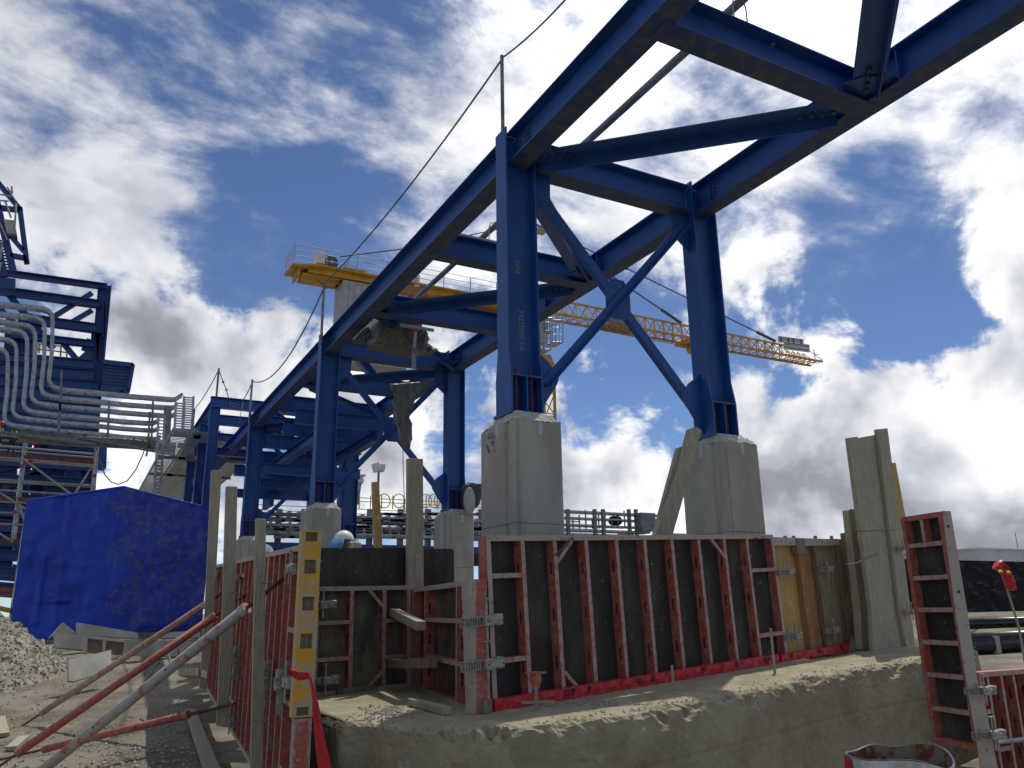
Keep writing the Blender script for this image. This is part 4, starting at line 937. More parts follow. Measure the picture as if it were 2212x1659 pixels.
# ------------------------------------------------------------------ people
def make_person(label,helmet='helmet_white',cloth='cloth_dark',vest=False,pose='stand'):
    t=thing('person',(0,0,0),label,'person')
    J={'pel':(0,0,.95,.155,.115),'wai':(0,-.01,1.08,.14,.10),'che':(0,0,1.28,.165,.115),'nek':(0,-.01,1.44,.075,.07),'nk2':(0,-.02,1.52,.055,.055),'hd1':(0,-.03,1.58,.075,.085),'hd2':(0,-.025,1.66,.085,.095),'hd3':(0,-.02,1.73,.06,.07)}
    for s,n in((1,'r'),(-1,'l')):
        J.update({'hip'+n:(s*.10,0,.88,.10,.10),'kne'+n:(s*.12,-.03,.48,.065,.065),'ank'+n:(s*.13,.02,.09,.045,.045),'toe'+n:(s*.14,-.15,.04,.04,.035),
          'sho'+n:(s*.20,0,1.38,.065,.065),'elb'+n:(s*.27,-.03 if s>0 else .02,1.10,.045,.045),'wri'+n:(s*.25,-.26 if s>0 else -.18,1.02,.032,.030),'hnd'+n:(s*.24,-.34 if s>0 else -.26,1.02,.036,.022)})
        for k in range(4): J['f%d%s'%(k,n)]=(s*.24+(k-1.5)*.022,(-.42 if s>0 else -.34)+abs(k-1.3)*.008,.995,.011,.011); J['g%d%s'%(k,n)]=(s*.24+(k-1.5)*.022,(-.44 if s>0 else -.36),.965,.009,.009)
        J['th'+n]=(s*.24-s*.05,(-.36 if s>0 else -.28),1.0,.012,.012)
    E_=[('pel','wai'),('wai','che'),('che','nek'),('nek','nk2'),('nk2','hd1'),('hd1','hd2'),('hd2','hd3')]
    for n in'rl':
        E_+=[('pel','hip'+n),('hip'+n,'kne'+n),('kne'+n,'ank'+n),('ank'+n,'toe'+n),('che','sho'+n),('sho'+n,'elb'+n),('elb'+n,'wri'+n),('wri'+n,'hnd'+n),('hnd'+n,'th'+n)]
        for k in range(4): E_+=[('hnd'+n,'f%d%s'%(k,n)),('f%d%s'%(k,n),'g%d%s'%(k,n))]
    ks=list(J); me=bpy.data.meshes.new('sk'); me.from_pydata([J[k][:3] for k in ks],[(ks.index(a),ks.index(c)) for a,c in E_],[])
    o=bpy.data.objects.new('sk',me); COL.objects.link(o)
    mo=o.modifiers.new('s','SKIN'); sv=me.skin_vertices[0].data
    for i,k in enumerate(ks): sv[i].radius=J[k][3:5]; 
    sv[0].use_root=True
    o.modifiers.new('u','SUBSURF').levels=2
    dg=bpy.context.evaluated_depsgraph_get(); m2=bpy.data.meshes.new_from_object(o.evaluated_get(dg)); bpy.data.objects.remove(o)
    for k in('skin_tone',cloth,'ink_black','hivis'): m2.materials.append(MT[k])
    for p in m2.polygons:
        c=p.center; p.use_smooth=True
        i=1
        if c.z>1.49: i=0
        elif abs(c.x)>.19 and c.y<(-.19) and c.z>.9: i=0
        elif c.z<.13: i=2
        elif vest and (abs(c.z-1.12)<.035 or (abs(abs(c.x)-.10)<.03 and c.z>1.1) or abs(c.z-.55)<.03): i=3
        p.material_index=i
    m2.name='body'; ob=bpy.data.objects.new('body',m2); COL.objects.link(ob); ob.parent=t
    b_=MB();vs=[];fs=[]
    n=18;m=7
    for j in range(m+1):
        a=j/m*math.pi/2
        for i in range(n): q_=2*math.pi*i/n; vs.append((math.cos(a)*.122*math.cos(q_),-.025+math.cos(a)*.145*math.sin(q_),1.675+math.sin(a)*.13))
    for j in range(m):
        for i in range(n): fs.append((j*n+i,j*n+(i+1)%n,(j+1)*n+(i+1)%n,(j+1)*n+i))
    b_.add(vs,fs); b_.prism([(math.cos(a)*.13,-.10+math.sin(a)*.13,1.672) for a in [math.pi+k*math.pi/8 for k in range(9)]],(0,0,.012))
    b_.build('helmet',helmet,t,local=True,smooth=True)
    MB().sphere((-.032,-.118,1.62),.011,.008,.008).sphere((.032,-.118,1.62),.011,.008,.008).build('eyes','ink_black',t,local=True)
    MB().prism([(-.012,-.115,1.60),(.012,-.115,1.60),(0,-.115,1.63)],(0,-.022,0)).build('nose','skin_tone',t,local=True)
    MB().box((0,-.116,1.565),UX,UY,UZ,.045,.01,.008).build('mouth','rust',t,local=True)
    for s in(-1,1): MB().sphere((s*.088,-.02,1.615),.012,.022,.032).build('ear','skin_tone',t,local=True)
    MB().sphere((0,.045,1.58),.078,.05,.085).build('hair','ink_black',t,local=True,smooth=True)
    return t
def place(o,p,rz,s=1): o.matrix_world=Matrix.Translation(p)@Matrix.Rotation(R(rz),4,'Z')@Matrix.Scale(s,4)
w1=make_person('worker in white hard hat bending just behind the black plywood sheet')
hp=at(741,1146,11.0); place(w1,V((hp.x,hp.y,hp.z-1.80)),115)
MB().prism([(-.11,.07,1.68),(.11,.07,1.68),(.14,.13,1.48),(-.14,.13,1.48)],(0,.02,0)).build('neck_shade','cloth_blue',w1,local=True,smooth=True)
kids_w=None
w2=dup(w1,Matrix.Identity(4),'worker whose white hard hat peeps over the left form wall between timbers')
hp=at(574,1176,12.5); place(w2,V((hp.x,hp.y,hp.z-1.80)),160)
w3=make_person('worker in orange-red hard hat and yellow striped vest standing on the scaffold deck','helmet_red','cloth_dark',True)
w4=dup(w3,Matrix.Identity(4),'worker with yellow vest cut by the left picture edge on the scaffold deck')
w5=make_person('worker in blue hard hat beside the cable trays at the taller portal','helmet_blue','cloth_dark',True)

# ------------------------------------------------------------------ blue plant building far left
G1=lambda x,y:(.26666*x,331.8+.26666*y)      # two reading frames of the photograph
G2=lambda x,y:(.26666*x,718.9+.26666*y)
YB_=54.0
BL_=thing('plant_building',ony(120,1300,YB_),'blue steel framework of a plant building under construction at the far left','building')
def bar2(par,a,c,wpx,dep,Y,name,m,dy=0):
    p=ony(*a,Y+dy);q_=ony(*c,Y+dy); t=(p-EYE).length; w_=wpx/FL*t*.96
    return MB().bar(p,q_,dep,w_,V((0,0,1)) if abs((q_-p).normalized().z)<.8 else V((1,0,0))).build(name,m,par)
def hbar2(par,a,c,wpx,dep,Y,name,m):
    p=ony(*a,Y);q_=ony(*c,Y); t=(p-EYE).length; w_=wpx/FL*t*.96
    return MB().hbeam(p,q_,V((0,0,1)) if abs((q_-p).normalized().z)<.8 else V((1,0,0)),w_,dep,.03,.05).build(name,m,par)
SF='steel_far'
for a,c,w_ in((G1(-150,940),G1(865,1080),10),(G1(-150,1090),G1(805,1222),15),(G1(250,1345),G1(780,1418),18),(G1(100,1470),G1(765,1545),13),
    (G2(-100,185),G2(760,262),18),(G2(-100,285),G2(760,345),22),(G2(-100,380),G2(800,440),22),(G2(-60,470),G2(800,530),26),(G2(-60,590),G2(800,640),26),(G2(-60,690),G2(800,740),24),(G2(-60,790),G2(800,830),22),(G2(-60,1000),G2(800,1060),34),(G2(-60,1180),G2(760,1215),16),(G2(-60,1330),G2(700,1350),12),(G2(-60,1440),G2(200,1455),20),(G2(-60,1560),G2(200,1575),22),(G2(-60,1680),G2(180,1690),22),(G2(-60,1800),G2(200,1810),20),(G2(-60,1930),G2(200,1936),16),(G2(-60,2060),G2(200,2062),14)):
    hbar2(BL_,a,c,w_,.5,YB_,'floor_beam',SF)
for a,c,w_ in((G1(850,1065),G1(790,1700),24),(G2(800,0),G2(700,1320),26),(G1(845,1200),G1(845,1500),7),(G2(120,-60),G2(20,1900),30),(G2(520,220),G2(440,1400),30),(G1(270,1300),G1(160,1660),40)):
    hbar2(BL_,a,c,w_,.6,YB_+.4,'column',SF)
for a,c,w_ in((G1(745,1130),G1(430,1325),9),(G1(745,1270),G1(540,1390),9),(G1(20,1080),G1(430,1580),11),(G1(480,1500),G1(640,1690),10),(G1(-80,1180),G1(180,1440),10),(G2(740,60),G2(690,150),16),(G2(730,170),G2(640,250),18),(G2(560,300),G2(700,430),16),(G2(0,560),G2(400,760),18),(G2(450,560),G2(200,900),18),(G2(0,1100),G2(480,1000),14),(G2(200,1120),G2(700,1300),12),(G2(20,1260),G2(420,1100),12)):
    bar2(BL_,a,c,w_,.25,YB_,'diagonal_brace',SF,.3)
random.seed(5)
for k in range(26):   # deeper floors and machinery frames behind the facade
    y=300+random.random()*1350; x0=random.uniform(-100,500); x1=x0+random.uniform(150,500); x1=min(x1,800)
    hbar2(BL_,G2(x0,y),G2(x1,y+(x1-x0)*.08),random.uniform(16,34),.4,YB_+random.uniform(2,9),'inner_beam',SF)
for k in range(9):
    x=random.uniform(0,780); hbar2(BL_,G2(x,260),G2(x-100,1700),random.uniform(14,40),.5,YB_+random.uniform(3,9),'inner_column',SF)
for (x0,y0,x1,y1) in ((130,320,760,480),(40,500,420,560),(60,660,760,720),(300,820,800,980),(0,860,260,980),(330,1100,720,1160),(0,330,90,420),(-60,1720,215,1800),(-60,1860,215,2000),(-60,2010,190,2130)):
    P_=[ony(*G2(x,y),YB_+4) for x,y in((x0,y0),(x1,y0+(x1-x0)*.09),(x1,y1+(x1-x0)*.09),(x0,y1))]; MB().prism(P_,(0,.1,0)).build('wall_panel',SF,BL_)
# yellow guard rail on the building
for a,c in((G2(290,85),G2(550,115)),(G2(290,130),G2(550,160)),(G2(300,85),G2(295,165)),(G2(320,85),G2(315,165)),(G2(495,105),G2(490,190)),(G2(545,110),G2(540,200))):
    MB().tube(ony(*a,YB_+2),ony(*c,YB_+2),.05,6).build('guard_rail','rail_yellow',BL_)
# lattice boom top left
UPt=thing('blue_gantry_mast',ony(20,1000,48),'blue jib-like steel mast with rungs and a grey cabinet at the upper left edge','mast')
for a,c,w_ in((G1(-160,60),G1(170,462),8),(G1(160,440),G1(218,890),9),(G1(75,655),G1(190,790),7),(G1(85,825),G1(215,850),8),(G1(0,440),G1(165,460),8),(G1(-30,380),G1(108,960),12),(G1(-110,350),G1(30,1000),14),(G1(-40,1050),G1(125,1060),20),(G1(208,860),G1(212,892),7)):
    bar2(UPt,a,c,w_,.3,48,'mast_member',SF)
for k in range(12): bar2(UPt,G1(-30+k*6,700+k*24),G1(75+k*2.5,715+k*24),2.4,.08,48,'rung',SF)
P_=[ony(*G1(*c),47.5) for c in((30,530),(115,540),(138,655),(55,640))]; MB().prism(P_,(0,.8,0)).build('cabinet','concrete',UPt)
for a,c in((G1(0,330),G1(110,350)),(G1(0,380),G1(70,385)),(G1(60,270),G1(125,380)),(G1(95,265),G1(100,320)),(G1(0,560),G1(60,700)),(G1(20,700),G1(0,860)),(G1(130,400),G1(120,600)),(G1(40,380),G1(90,520)),(G1(10,880),G1(-20,1000))):
    MB().tube(ony(*a,47.6),ony(*c,47.6),.05,6).build('service_pipe','galv',UPt)
# cantilevered louvre frame
LF=thing('louvre_frame',ony(*G2(900,480),YB_-1),'blue cantilevered louvre frame sticking out from the plant building','louvre frame')
for a,c,w_ in((G2(830,240),G2(1078,268),9),(G2(1078,262),G2(1038,478),7),(G2(1040,470),G2(972,498),9),(G2(815,450),G2(1000,470),9)):
    bar2(LF,a,c,w_,.5,YB_-1,'frame_bar',SF)
for k in range(7): bar2(LF,G2(828,275+k*27),G2(1062-k*4,298+k*26),[14,9,12,11,12,9,10][k]*.45,.35,YB_-.8,'louvre_slat',SF)
# bracket low right of the building
P_=[ony(*G2(*c),YB_-1) for c in((800,870),(870,870),(862,1085),(840,1110),(780,1100))]; MB().prism(P_,(0,.5,0)).build('lower_bracket',SF,BL_)

# ------------------------------------------------------------------ cable trays
YC=45.0
def arc(p0,p1,p2,n=7):   # rounded corner p0-p1-p2 in reading-frame px
    return [tuple((1-t)**2*p0[i]+2*t*(1-t)*p1[i]+t*t*p2[i] for i in(0,1)) for t in [k/n for k in range(n+1)]]
TR=[(1212,1250,412,478,1480),(1292,1322,348,548,1440),(1350,1385,270,615,1430),(1412,1430,205,688,1280),(1470,1500,118,745,1290),(1540,1570,48,812,1305),(1640,1660,-8,862,1240)]
nm=['outermost','second','third','fourth','fifth','sixth','innermost']
for k,(ya,yb,xv,yb2,xe) in enumerate(TR):
    if k==6: continue
    f=lambda x,y:(x,y)   # everything in G2 coordinates (G1 y-2625)
    o1=-(1300-600)*2.074   # shift between frames
    ya_,yb_=ya+o1,yb+o1
    r1=75;r2=95
    pts=[(-60,ya_-6),(max(xv-120,-50),yb_-8)]+arc((xv-100,yb_-4),(xv+18,yb_+2),(xv+14,yb_+r1+20))+[(xv+8,(yb_+yb2)/2)]
    yl=yb2-.09*(760-xv)
    pts+=arc((xv-15,yl-r2),(xv-25,yl-6),(xv+r2,yl+4))+[(500,yb2-.09*260+2),(760,yb2),(1000,yb2+26),(xe-120,yb2+(xe-880)*.09)]
    pts+=([(xe-60,yb2+(xe-800)*.09-6),(xe,yb2+(xe-800)*.09-45)] if k==0 else [(xe-40,yb2+(xe-800)*.09-4),(xe,yb2+(xe-800)*.09-22)])
    W=[ony(*G2(*p),YC) for p in pts]
    t=thing('cable_tray',W[0],nm[k]+' of the nested grey cable trays curving down the blue building','cable tray','nested cable trays on the plant building')
    for dy in(0,.5): MB().strip([p+V((0,dy,0)) for p in W],UY,.17 if k<4 else .15,.05).build('side_rail','galv',t)
    b_=MB(); acc_=0;last=W[0]
    for a,c in zip(W,W[1:]):
        L=(c-a).length; nn=max(1,int(L/.7))
        for i in range(nn):
            p=a.lerp(c,(i+.5)/nn); b_.box(p+V((0,.25,0)),(c-a).normalized(),UY,(c-a).normalized().cross(UY),.08,.46,.05)
    b_.build('rungs','galv',t,kind='stuff')
t=thing('service_pipe_run',ony(*G2(-20,815),YC),'thick grey pipe run sloping below the nested cable trays','pipe')
MB().tube(ony(*G2(150,838),YC+.5),ony(*G2(1230,908),YC+.5),.30,14).build('pipe_body','galv_dull',t,smooth=True)
MB().tube(ony(*G2(1215,912),YC+.5),ony(*G2(1420,935),YC+.5),.34,14).build('pipe_end','galv_dull',t,smooth=True)
MB().tube(ony(*G2(640,850),YC),ony(*G2(1420,990),YC),.07,8).build('thin_pipe','galv_dull',t)
MB().tube(ony(*G2(0,808),YC),ony(*G2(780,905),YC),.09,8).build('thin_pipe','galv_dull',t)
for x,y0_,y1_ in((500,300,640),(488,560,820),(885,560,880),(1240,555,905),(1215,640,880),(1198,940,1000),(1360,600,930)):
    w_=.35 if x==1360 else .10; MB().bar(ony(*G2(x,y0_),YC-.3),ony(*G2(x-14,y1_),YC-.3),w_,w_,UX).build('hanger','galv_dull',t)
# upright ladder trays
def ladder(par,x0,x1,y0_,y1_,lean,n,Y,name='upright_ladder'):
    b_=MB()
    for x in(x0,x1): b_.bar(ony(*G2(x,y0_),Y),ony(*G2(x+lean,y1_),Y),.10,.10,UX)
    for k in range(n): 
        f_=(k+.5)/n; b_.bar(ony(*G2(x0+lean*f_,y0_+(y1_-y0_)*f_),Y),ony(*G2(x1+lean*f_,y0_+(y1_-y0_)*f_+4),Y),.06,.06)
    return b_.build(name,'galv',par)
t=thing('ladder_tray',ony(*G2(1480,830),40),'upright grey cable ladders standing at the end of the nested trays','cable ladder')
ladder(t,1492,1568,515,805,-16,16,40.5); ladder(t,1425,1495,560,805,-12,12,40); ladder(t,1285,1335,670,1300,-35,24,41)
MB().bar(ony(*G2(1405,805),40),ony(*G2(1650,830),40),.3,.25).build('support_beam','galv_dull',t)
MB().bar(ony(*G2(1440,915),40),ony(*G2(1640,925),40),.3,.2).build('support_beam','galv_dull',t)
MB().bar(ony(*G2(1500,1020),38),ony(*G2(1640,1030),38),.3,.2).build('support_beam','galv_dull',t)
# tray bundle running away parallel to the trestle
zt_=8.55
pA=onz(*G2(1420,835),zt_);pB=onz(*G2(1560,840),zt_);pC=onz(*G2(1235,1190),zt_)
for k,(dx,dz,wd_) in enumerate(((0,0,.75),(.85,-.05,.85),(1.8,-.1,.9),(2.8,-.15,.9))):
    x=pA.x-.2+dx; t=thing('cable_tray',(x,pA.y,zt_),['leftmost','second','third','rightmost'][k]+' grey cable tray running away beside the tall portal','cable tray','cable trays beside the portal')
    y0_=pA.y-1.5;y1_=pC.y+7
    for s in(0,wd_): MB().abox((x+s-.02,y0_,zt_+dz-.06),(x+s+.02,y1_,zt_+dz+.10)).build('side_rail','galv',t)
    b_=MB()
    n=int((y1_-y0_)/.30)
    for i in range(n): b_.abox((x+.02,y0_+i*.30,zt_+dz-.04),(x+wd_-.02,y0_+i*.30+(.07 if k==0 else .2),zt_+dz-.01))
    b_.build('rungs','galv',t,kind='stuff')
    for y in(33,38,43): MB().abox((x-.1,y,zt_-.30),(x+1.0,y+.12,zt_-.18)).build('support_bar','galv_dull',t)
# hose loops near trays
rope([ony(*G2(785,930),44),ony(*G2(800,1010),44),ony(*G2(850,1150),44),ony(*G2(900,1210),44),ony(*G2(960,1228),44),ony(*G2(1030,1200),44),ony(*G2(1100,1110),44),ony(*G2(1160,980),44),ony(*G2(1200,850),44),ony(*G2(1205,800),44)],'thin cable drooping in a loop under the pipe run',.03)

# ------------------------------------------------------------------ scaffold
YS=47.0
S_=thing('scaffold',ony(*G2(100,1500),YS),'grey tube scaffold with brown plank decks in front of the plant building','scaffold')
def stube(a,c,r=.06,dy=0,nme='tube',m='galv'): MB().tube(ony(*G2(*a),YS+dy),ony(*G2(*c),YS+dy),r,8).build(nme,m,S_)
for a,c in(((208,820),(95,1700)),((780,885),(742,1320)),((-40,840),(-120,1700))): stube(a,c,.065,0,'standard'); stube((a[0]+14,a[1]+30),(c[0]+22,c[1]),.05,1.2,'standard')
for ya,yb in((845,908),(935,985),(1028,1075),(1208,1242),(1296,1320),(1388,1405),(1478,1490),(1570,1578)):
    stube((-80,ya-25),(778,yb),.06,0,'ledger')
for ya,yb in((890,925),(968,1012),(1050,1090),(1230,1250)): stube((-80,ya-25),(770,yb),.045,1.2,'ledger')
for a,c in(((200,1030),(585,1315)),((735,1100),(590,1330)),((-60,1260),(205,1425)),((-60,1590),(80,1680)),((160,1400),(210,1560))): stube(a,c,.055,-.1,'diagonal_tube')
for ya,yb,h_ in((998,1052,7),(1352,1360,5),(1690,1700,5)):
    for j in range(4): MB().bar(ony(*G2(-80,ya-6),YS+.1+j*.3),ony(*G2(765,yb),YS+.1+j*.3),.27,.22).build('deck_plank','plank_brown',S_)
for x,y in((250,1038),(172,1080),(120,1452),(768,1155),(278,902)): 
    c=ony(*G2(x,y),YS-.08); MB().sphere(c,.10,.05,.10,8,6).build('red_coupler','tape_red',S_)
hp=ony(33,916,YS+.6); z0=ony(33,988,YS+.6).z; s_=(hp.z-z0)/1.82
place(w3,V((hp.x,hp.y,z0)),200,s_); place(w4,V((ony(-3,950,YS+.5).x,YS+.5,z0+.1)),60,s_)
hp=ony(430,925,36); place(w5,V((hp.x,36,hp.z-1.85)),90,1.0)
# leftovers at the far left edge
t=thing('barrier_rail',ony(20,1310,30),'red painted lattice barrier at the left edge behind the tarpaulin','barrier')
for a,c,m in(((-20,1272),(37,1276),'paint_red'),((-20,1284),(36,1288),'paint_red')): MB().bar(ony(*a,30),ony(*c,30),.06,.12).build('rail',m,t)
MB().tube(ony(-20,1310,29),ony(36,1322,29),.07,10).build('yellow_pipe','rail_yellow',label='yellow pipe lying beside the traffic cone at the left edge',cat='pipe')
p=at(2,1403,27)
t=thing('traffic_cone',p,'orange traffic cone cut by the left picture edge','traffic cone')
MB().tube(p+V((0,0,.03)),p+V((0,0,.95)),.20,16,.03).build('cone_body','cone_orange',t,smooth=True); MB().abox((p.x-.28,p.y-.28,p.z-.02),(p.x+.28,p.y+.28,p.z+.04)).build('cone_base','cone_orange',t)
MB().tube(p+V((0,0,.5)),p+V((0,0,.68)),.128,16,.096).build('white_band','helmet_white',t)

# ------------------------------------------------------------------ tarpaulin tent
TO=at(240,1360,24.5)
TP=PL(TO,5,-.0)
def tarp():
    n=90;m=56;vs=[];fs=[]
    TL=TP.sh(57,1082);AP=TP.sh(267,1053);TRr=TP.sh(455,1099);BLc=TP.sh(20,1368);BRc=TP.sh(434,1368)
    def top(f): 
        fa=.53; 
        return (TL[0]+(AP[0]-TL[0])*f/fa,TL[1]+(AP[1]-TL[1])*f/fa) if f<fa else (AP[0]+(TRr[0]-AP[0])*(f-fa)/(1-fa),AP[1]+(TRr[1]-AP[1])*(f-fa)/(1-fa))
    for j in range(m+1):
        g_=j/m
        for i in range(n+1):
            f=i/n; tp=top(f); bx=BLc[0]+(BRc[0]-BLc[0])*f; s=bx+(tp[0]-bx)*g_; h=(BLc[1]-.25)*(1-g_)+tp[1]*g_
            d=.13*fbm(s*.5,h*.5,1,3)+.06*fbm(s*1.6,h*1.1,4,4)+.03*abs(fbm(s*3,h*1.2,8,3))
            d+=.10*math.exp(-((s-TP.sh(135,1200)[0]-.03*fbm(h*2,0,0,2))/.07)**2)*(1 if g_<.55 else .3)
            d+=.10*math.exp(-((s-TP.sh(97,1200)[0])/.06)**2)*(1 if .12<g_<.6 else .1)
            d+=.10*math.exp(-((h-TP.sh(110,1297)[1])/.05)**2)*(1 if .12<f<.28 else 0)+.035*math.exp(-((h-TP.sh(110,1218)[1])/.05)**2)*(1 if .15<f<.42 else 0)
            d+=.08*abs(fbm(s*1.2,h*3,9,3))*max(0,1-g_*5)
            vs.append(TP.P(s,h,d))
    for j in range(m):
        for i in range(n): fs.append((j*(n+1)+i,j*(n+1)+i+1,(j+1)*(n+1)+i+1,(j+1)*(n+1)+i))
    t=thing('tarpaulin_tent',TO,'bright blue tarpaulin tent with a low gable, mud-splashed at its right','tent')
    # mud on the right part
    k=len(vs); mi=[1 if (f_[0]%(n+1))>n*.50+6*math.sin(f_[0]//(n+1)*.35) else 0 for f_ in fs]
    MB().add(vs,fs,mi).build('front_sheet',['tarp_blue','tarp_mud'],t,smooth=True)
    back=V((.0,7,0)); a=TP.P(*TL,-.02);c=TP.P(*AP,-.02);e=TP.P(*TRr,-.02)
    MB().add([a,c,c+back,a+back],[(0,1,2,3)]).add([c,e,e+back,c+back],[(0,1,2,3)]).build('roof_sheet','tarp_blue',t)
    MB().add([a,a+back,V((a.x,a.y,.5))+back,V((a.x,a.y,.5))],[(0,1,2,3)]).add([e,e+back,V((e.x,e.y,.5))+back,V((e.x,e.y,.5))],[(0,1,2,3)]).build('side_sheet','tarp_blue',t)
    MB().path([a+V((0,-.03,0)),c+V((0,-.03,.02)),e+V((0,-.03,0))],.035,8).build('ridge_hem','tarp_blue',t)
tarp()

# ------------------------------------------------------------------ debris and rubble pile
G3=lambda x,y:(.3*x,1161.3+.3*y)
def slab(px,t_,n,th,name,m,label,cat,**k):
    p=at(*px[0],t_); return polyplate(px,p,n,th,name,m,label,cat,**k)
DN=V((.25,-.95,.25)).normalized()
slab([G3(555,610),G3(995,685),G3(995,728),G3(560,695)],21.5,DN,.12,'concrete_board','concrete','long grey board tilted on top of the debris before the tarpaulin','board')
slab([G3(398,690),G3(640,700),G3(620,810),G3(400,790)],20.5,DN,.15,'concrete_board','concrete','grey slab with an earth stain at the left of the debris row','board')
slab([G3(365,712),G3(455,610),G3(550,688),G3(400,700)],21.8,DN,.3,'timber_offcut','wood_grey','wedge shaped board end standing up behind the debris row','board')
slab([G3(905,735),G3(1435,748),G3(1435,860),G3(900,850)],19.5,V((.1,-.98,.1)).normalized(),.15,'concrete_board','concrete','long low grey board edge behind the raking props','board')
slab([G3(1135,690),G3(1440,668),G3(1440,720),G3(1135,722)],22,DN,.1,'concrete_board','concrete','pale board lying at the foot of the tarpaulin','board')
t=thing('shutter_with_openings',at(*G3(760,840),19.8),'grey timber frame with two recessed openings leaning in the debris','frame')
q1=at(*G3(620,705),19.6)
for px in ([(608,697),(925,738),(925,757),(612,722)],[(612,722),(632,724),(628,835),(600,830)],[(742,738),(765,740),(760,815),(740,818)],[(905,752),(925,755),(905,850),(882,845)]):
    polyplate([G3(*c) for c in px],q1,DN,.12,'frame_piece','concrete',parent=t)
polyplate([G3(*c) for c in((628,724),(905,755),(890,845),(622,830))],q1-DN*.10,DN,.03,'back_board','wood_form',parent=t)
slab([G3(492,882),G3(802,808),G3(800,875),G3(815,950),G3(530,1035),G3(495,1030)],16.2,V((.35,-.75,.55)).normalized(),.05,'plywood_sheet','concrete','pale sheet leaning with sun streaks in front of the debris','sheet')
for i,(x,y,x2,y2,l) in enumerate(((1350,965,1430,990,'small pale block at the far end of the kicker planks'),(0,1300,30,1420,'pale board end at the lower left edge'),(80,1520,175,1440,'short pale board lying behind the foot of the middle prop'))):
    p=onz(*G3(x,y),gz(*onz(*G3(x,y),-.2).xy)+.04); q_=onz(*G3(x2,y2),gz(*onz(*G3(x2,y2),-.2).xy)+.04); MB().bar(p,q_,.14,.06).build('board_offcut','wood_grey',label=l,cat='board')
t=thing('small_barrow_frame',onz(*G3(1300,960),.0),'thin bent rods of a red barrow frame beyond the props','barrow frame')
for a,c,m in((G3(1150,890),G3(1050,1030),'galv_dull'),(G3(1280,800),G3(1300,950),'paint_red'),(G3(1300,950),G3(1350,990),'paint_red'),(G3(1215,840),G3(1225,900),'galv_dull'),(G3(1400,900),G3(1440,960),'paint_red')):
    MB().tube(at(*a,14.5),at(*c,14.3),.018,8).build('bent_rod',m,t)
def mound():
    c=onz(-62,1478,.2); c=c+TV*.6; vs=[];fs=[];n=150
    Rr=2.6
    for j in range(n+1):
        for i in range(n+1):
            a=(i/n*2-1)*Rr;b_=(j/n*2-1)*Rr; x=c.x+a*RS.x+b_*TV.x;y=c.y+a*RS.y+b_*TV.y
            r=math.hypot(a*1.0+.9,b_)/Rr; r2=math.hypot(a-.9,b_)/Rr*1.5
            h=max(1.75*max(0,1-r**1.25*1.05),.0*(1-r2)); h*=1+.10*fbm(x*.9,y*.9); h+=(.07*fbm(x*2.5,y*2.5)+.02*fbm(x*11,y*11))*min(1,h*4)
            vs.append((x,y,gz(x,y)-.06+h))
    for j in range(n):
        for i in range(n): fs.append((j*(n+1)+i,j*(n+1)+i+1,(j+1)*(n+1)+i+1,(j+1)*(n+1)+i))
    MB().add(vs,fs).build('gravel_mound','gravel',label='heap of pale sandy gravel at the left edge before the tarpaulin',cat='gravel heap',kind='stuff',smooth=False)
    b_=MB(); random.seed(11)
    for k in range(9000):
        i=random.randrange(len(vs)); x,y,z=vs[i]; x+=random.uniform(-.03,.03); y+=random.uniform(-.03,.03)
        if z<gz(x,y)+.02 and random.random()<.7: continue
        r=random.uniform(.006,.026)*(2.8 if random.random()<.05 else 1); e=V((random.gauss(0,1),random.gauss(0,1),random.gauss(0,1))).normalized(); f_=e.orthogonal().normalized()
        b_.box(V((x,y,z+r*.3)),e,f_,e.cross(f_),r*2,r*1.5,r*1.2)
    b_.build('loose_stones','stone_light',label='loose stones lying over the gravel heap and its foot',cat='stones',kind='stuff')
mound()
b_=MB(); random.seed(21)
for k in range(2600):
    u=random.uniform(-40,600);v=random.uniform(1450,1700); p=onz(u,v,-.2); p.z=gz(p.x,p.y)
    if (p-LW.O).dot(LW.n)<.35 or (p-EYE).length>22: continue
    r=random.uniform(.006,.022); a=random.random()*3; e=V((math.cos(a),math.sin(a),.2)).normalized(); f_=e.orthogonal().normalized()
    b_.box(p+V((0,0,r*.4)),e,f_,e.cross(f_),r*2,r*1.5,r)
b_.build('ground_pebbles','stone_light',label='small pebbles and clods scattered over the trampled ground',cat='pebbles',kind='stuff')

# ------------------------------------------------------------------ tower crane
YK=52.0
K_=thing('tower_crane',ony(1168,1250,YK),'yellow tower crane with long lattice jib behind the trestle','tower crane')
def kt(a,c,r,m='crane_yellow',nme='lattice',y0=0,y1=0): MB().tube(ony(*a,YK+y0),ony(*c,YK+y1),r,6).build(nme,m,K_)
def jbot(u): return 690+(u-1245)*(778-690)/(1772-1245)
A0=(1190,672);
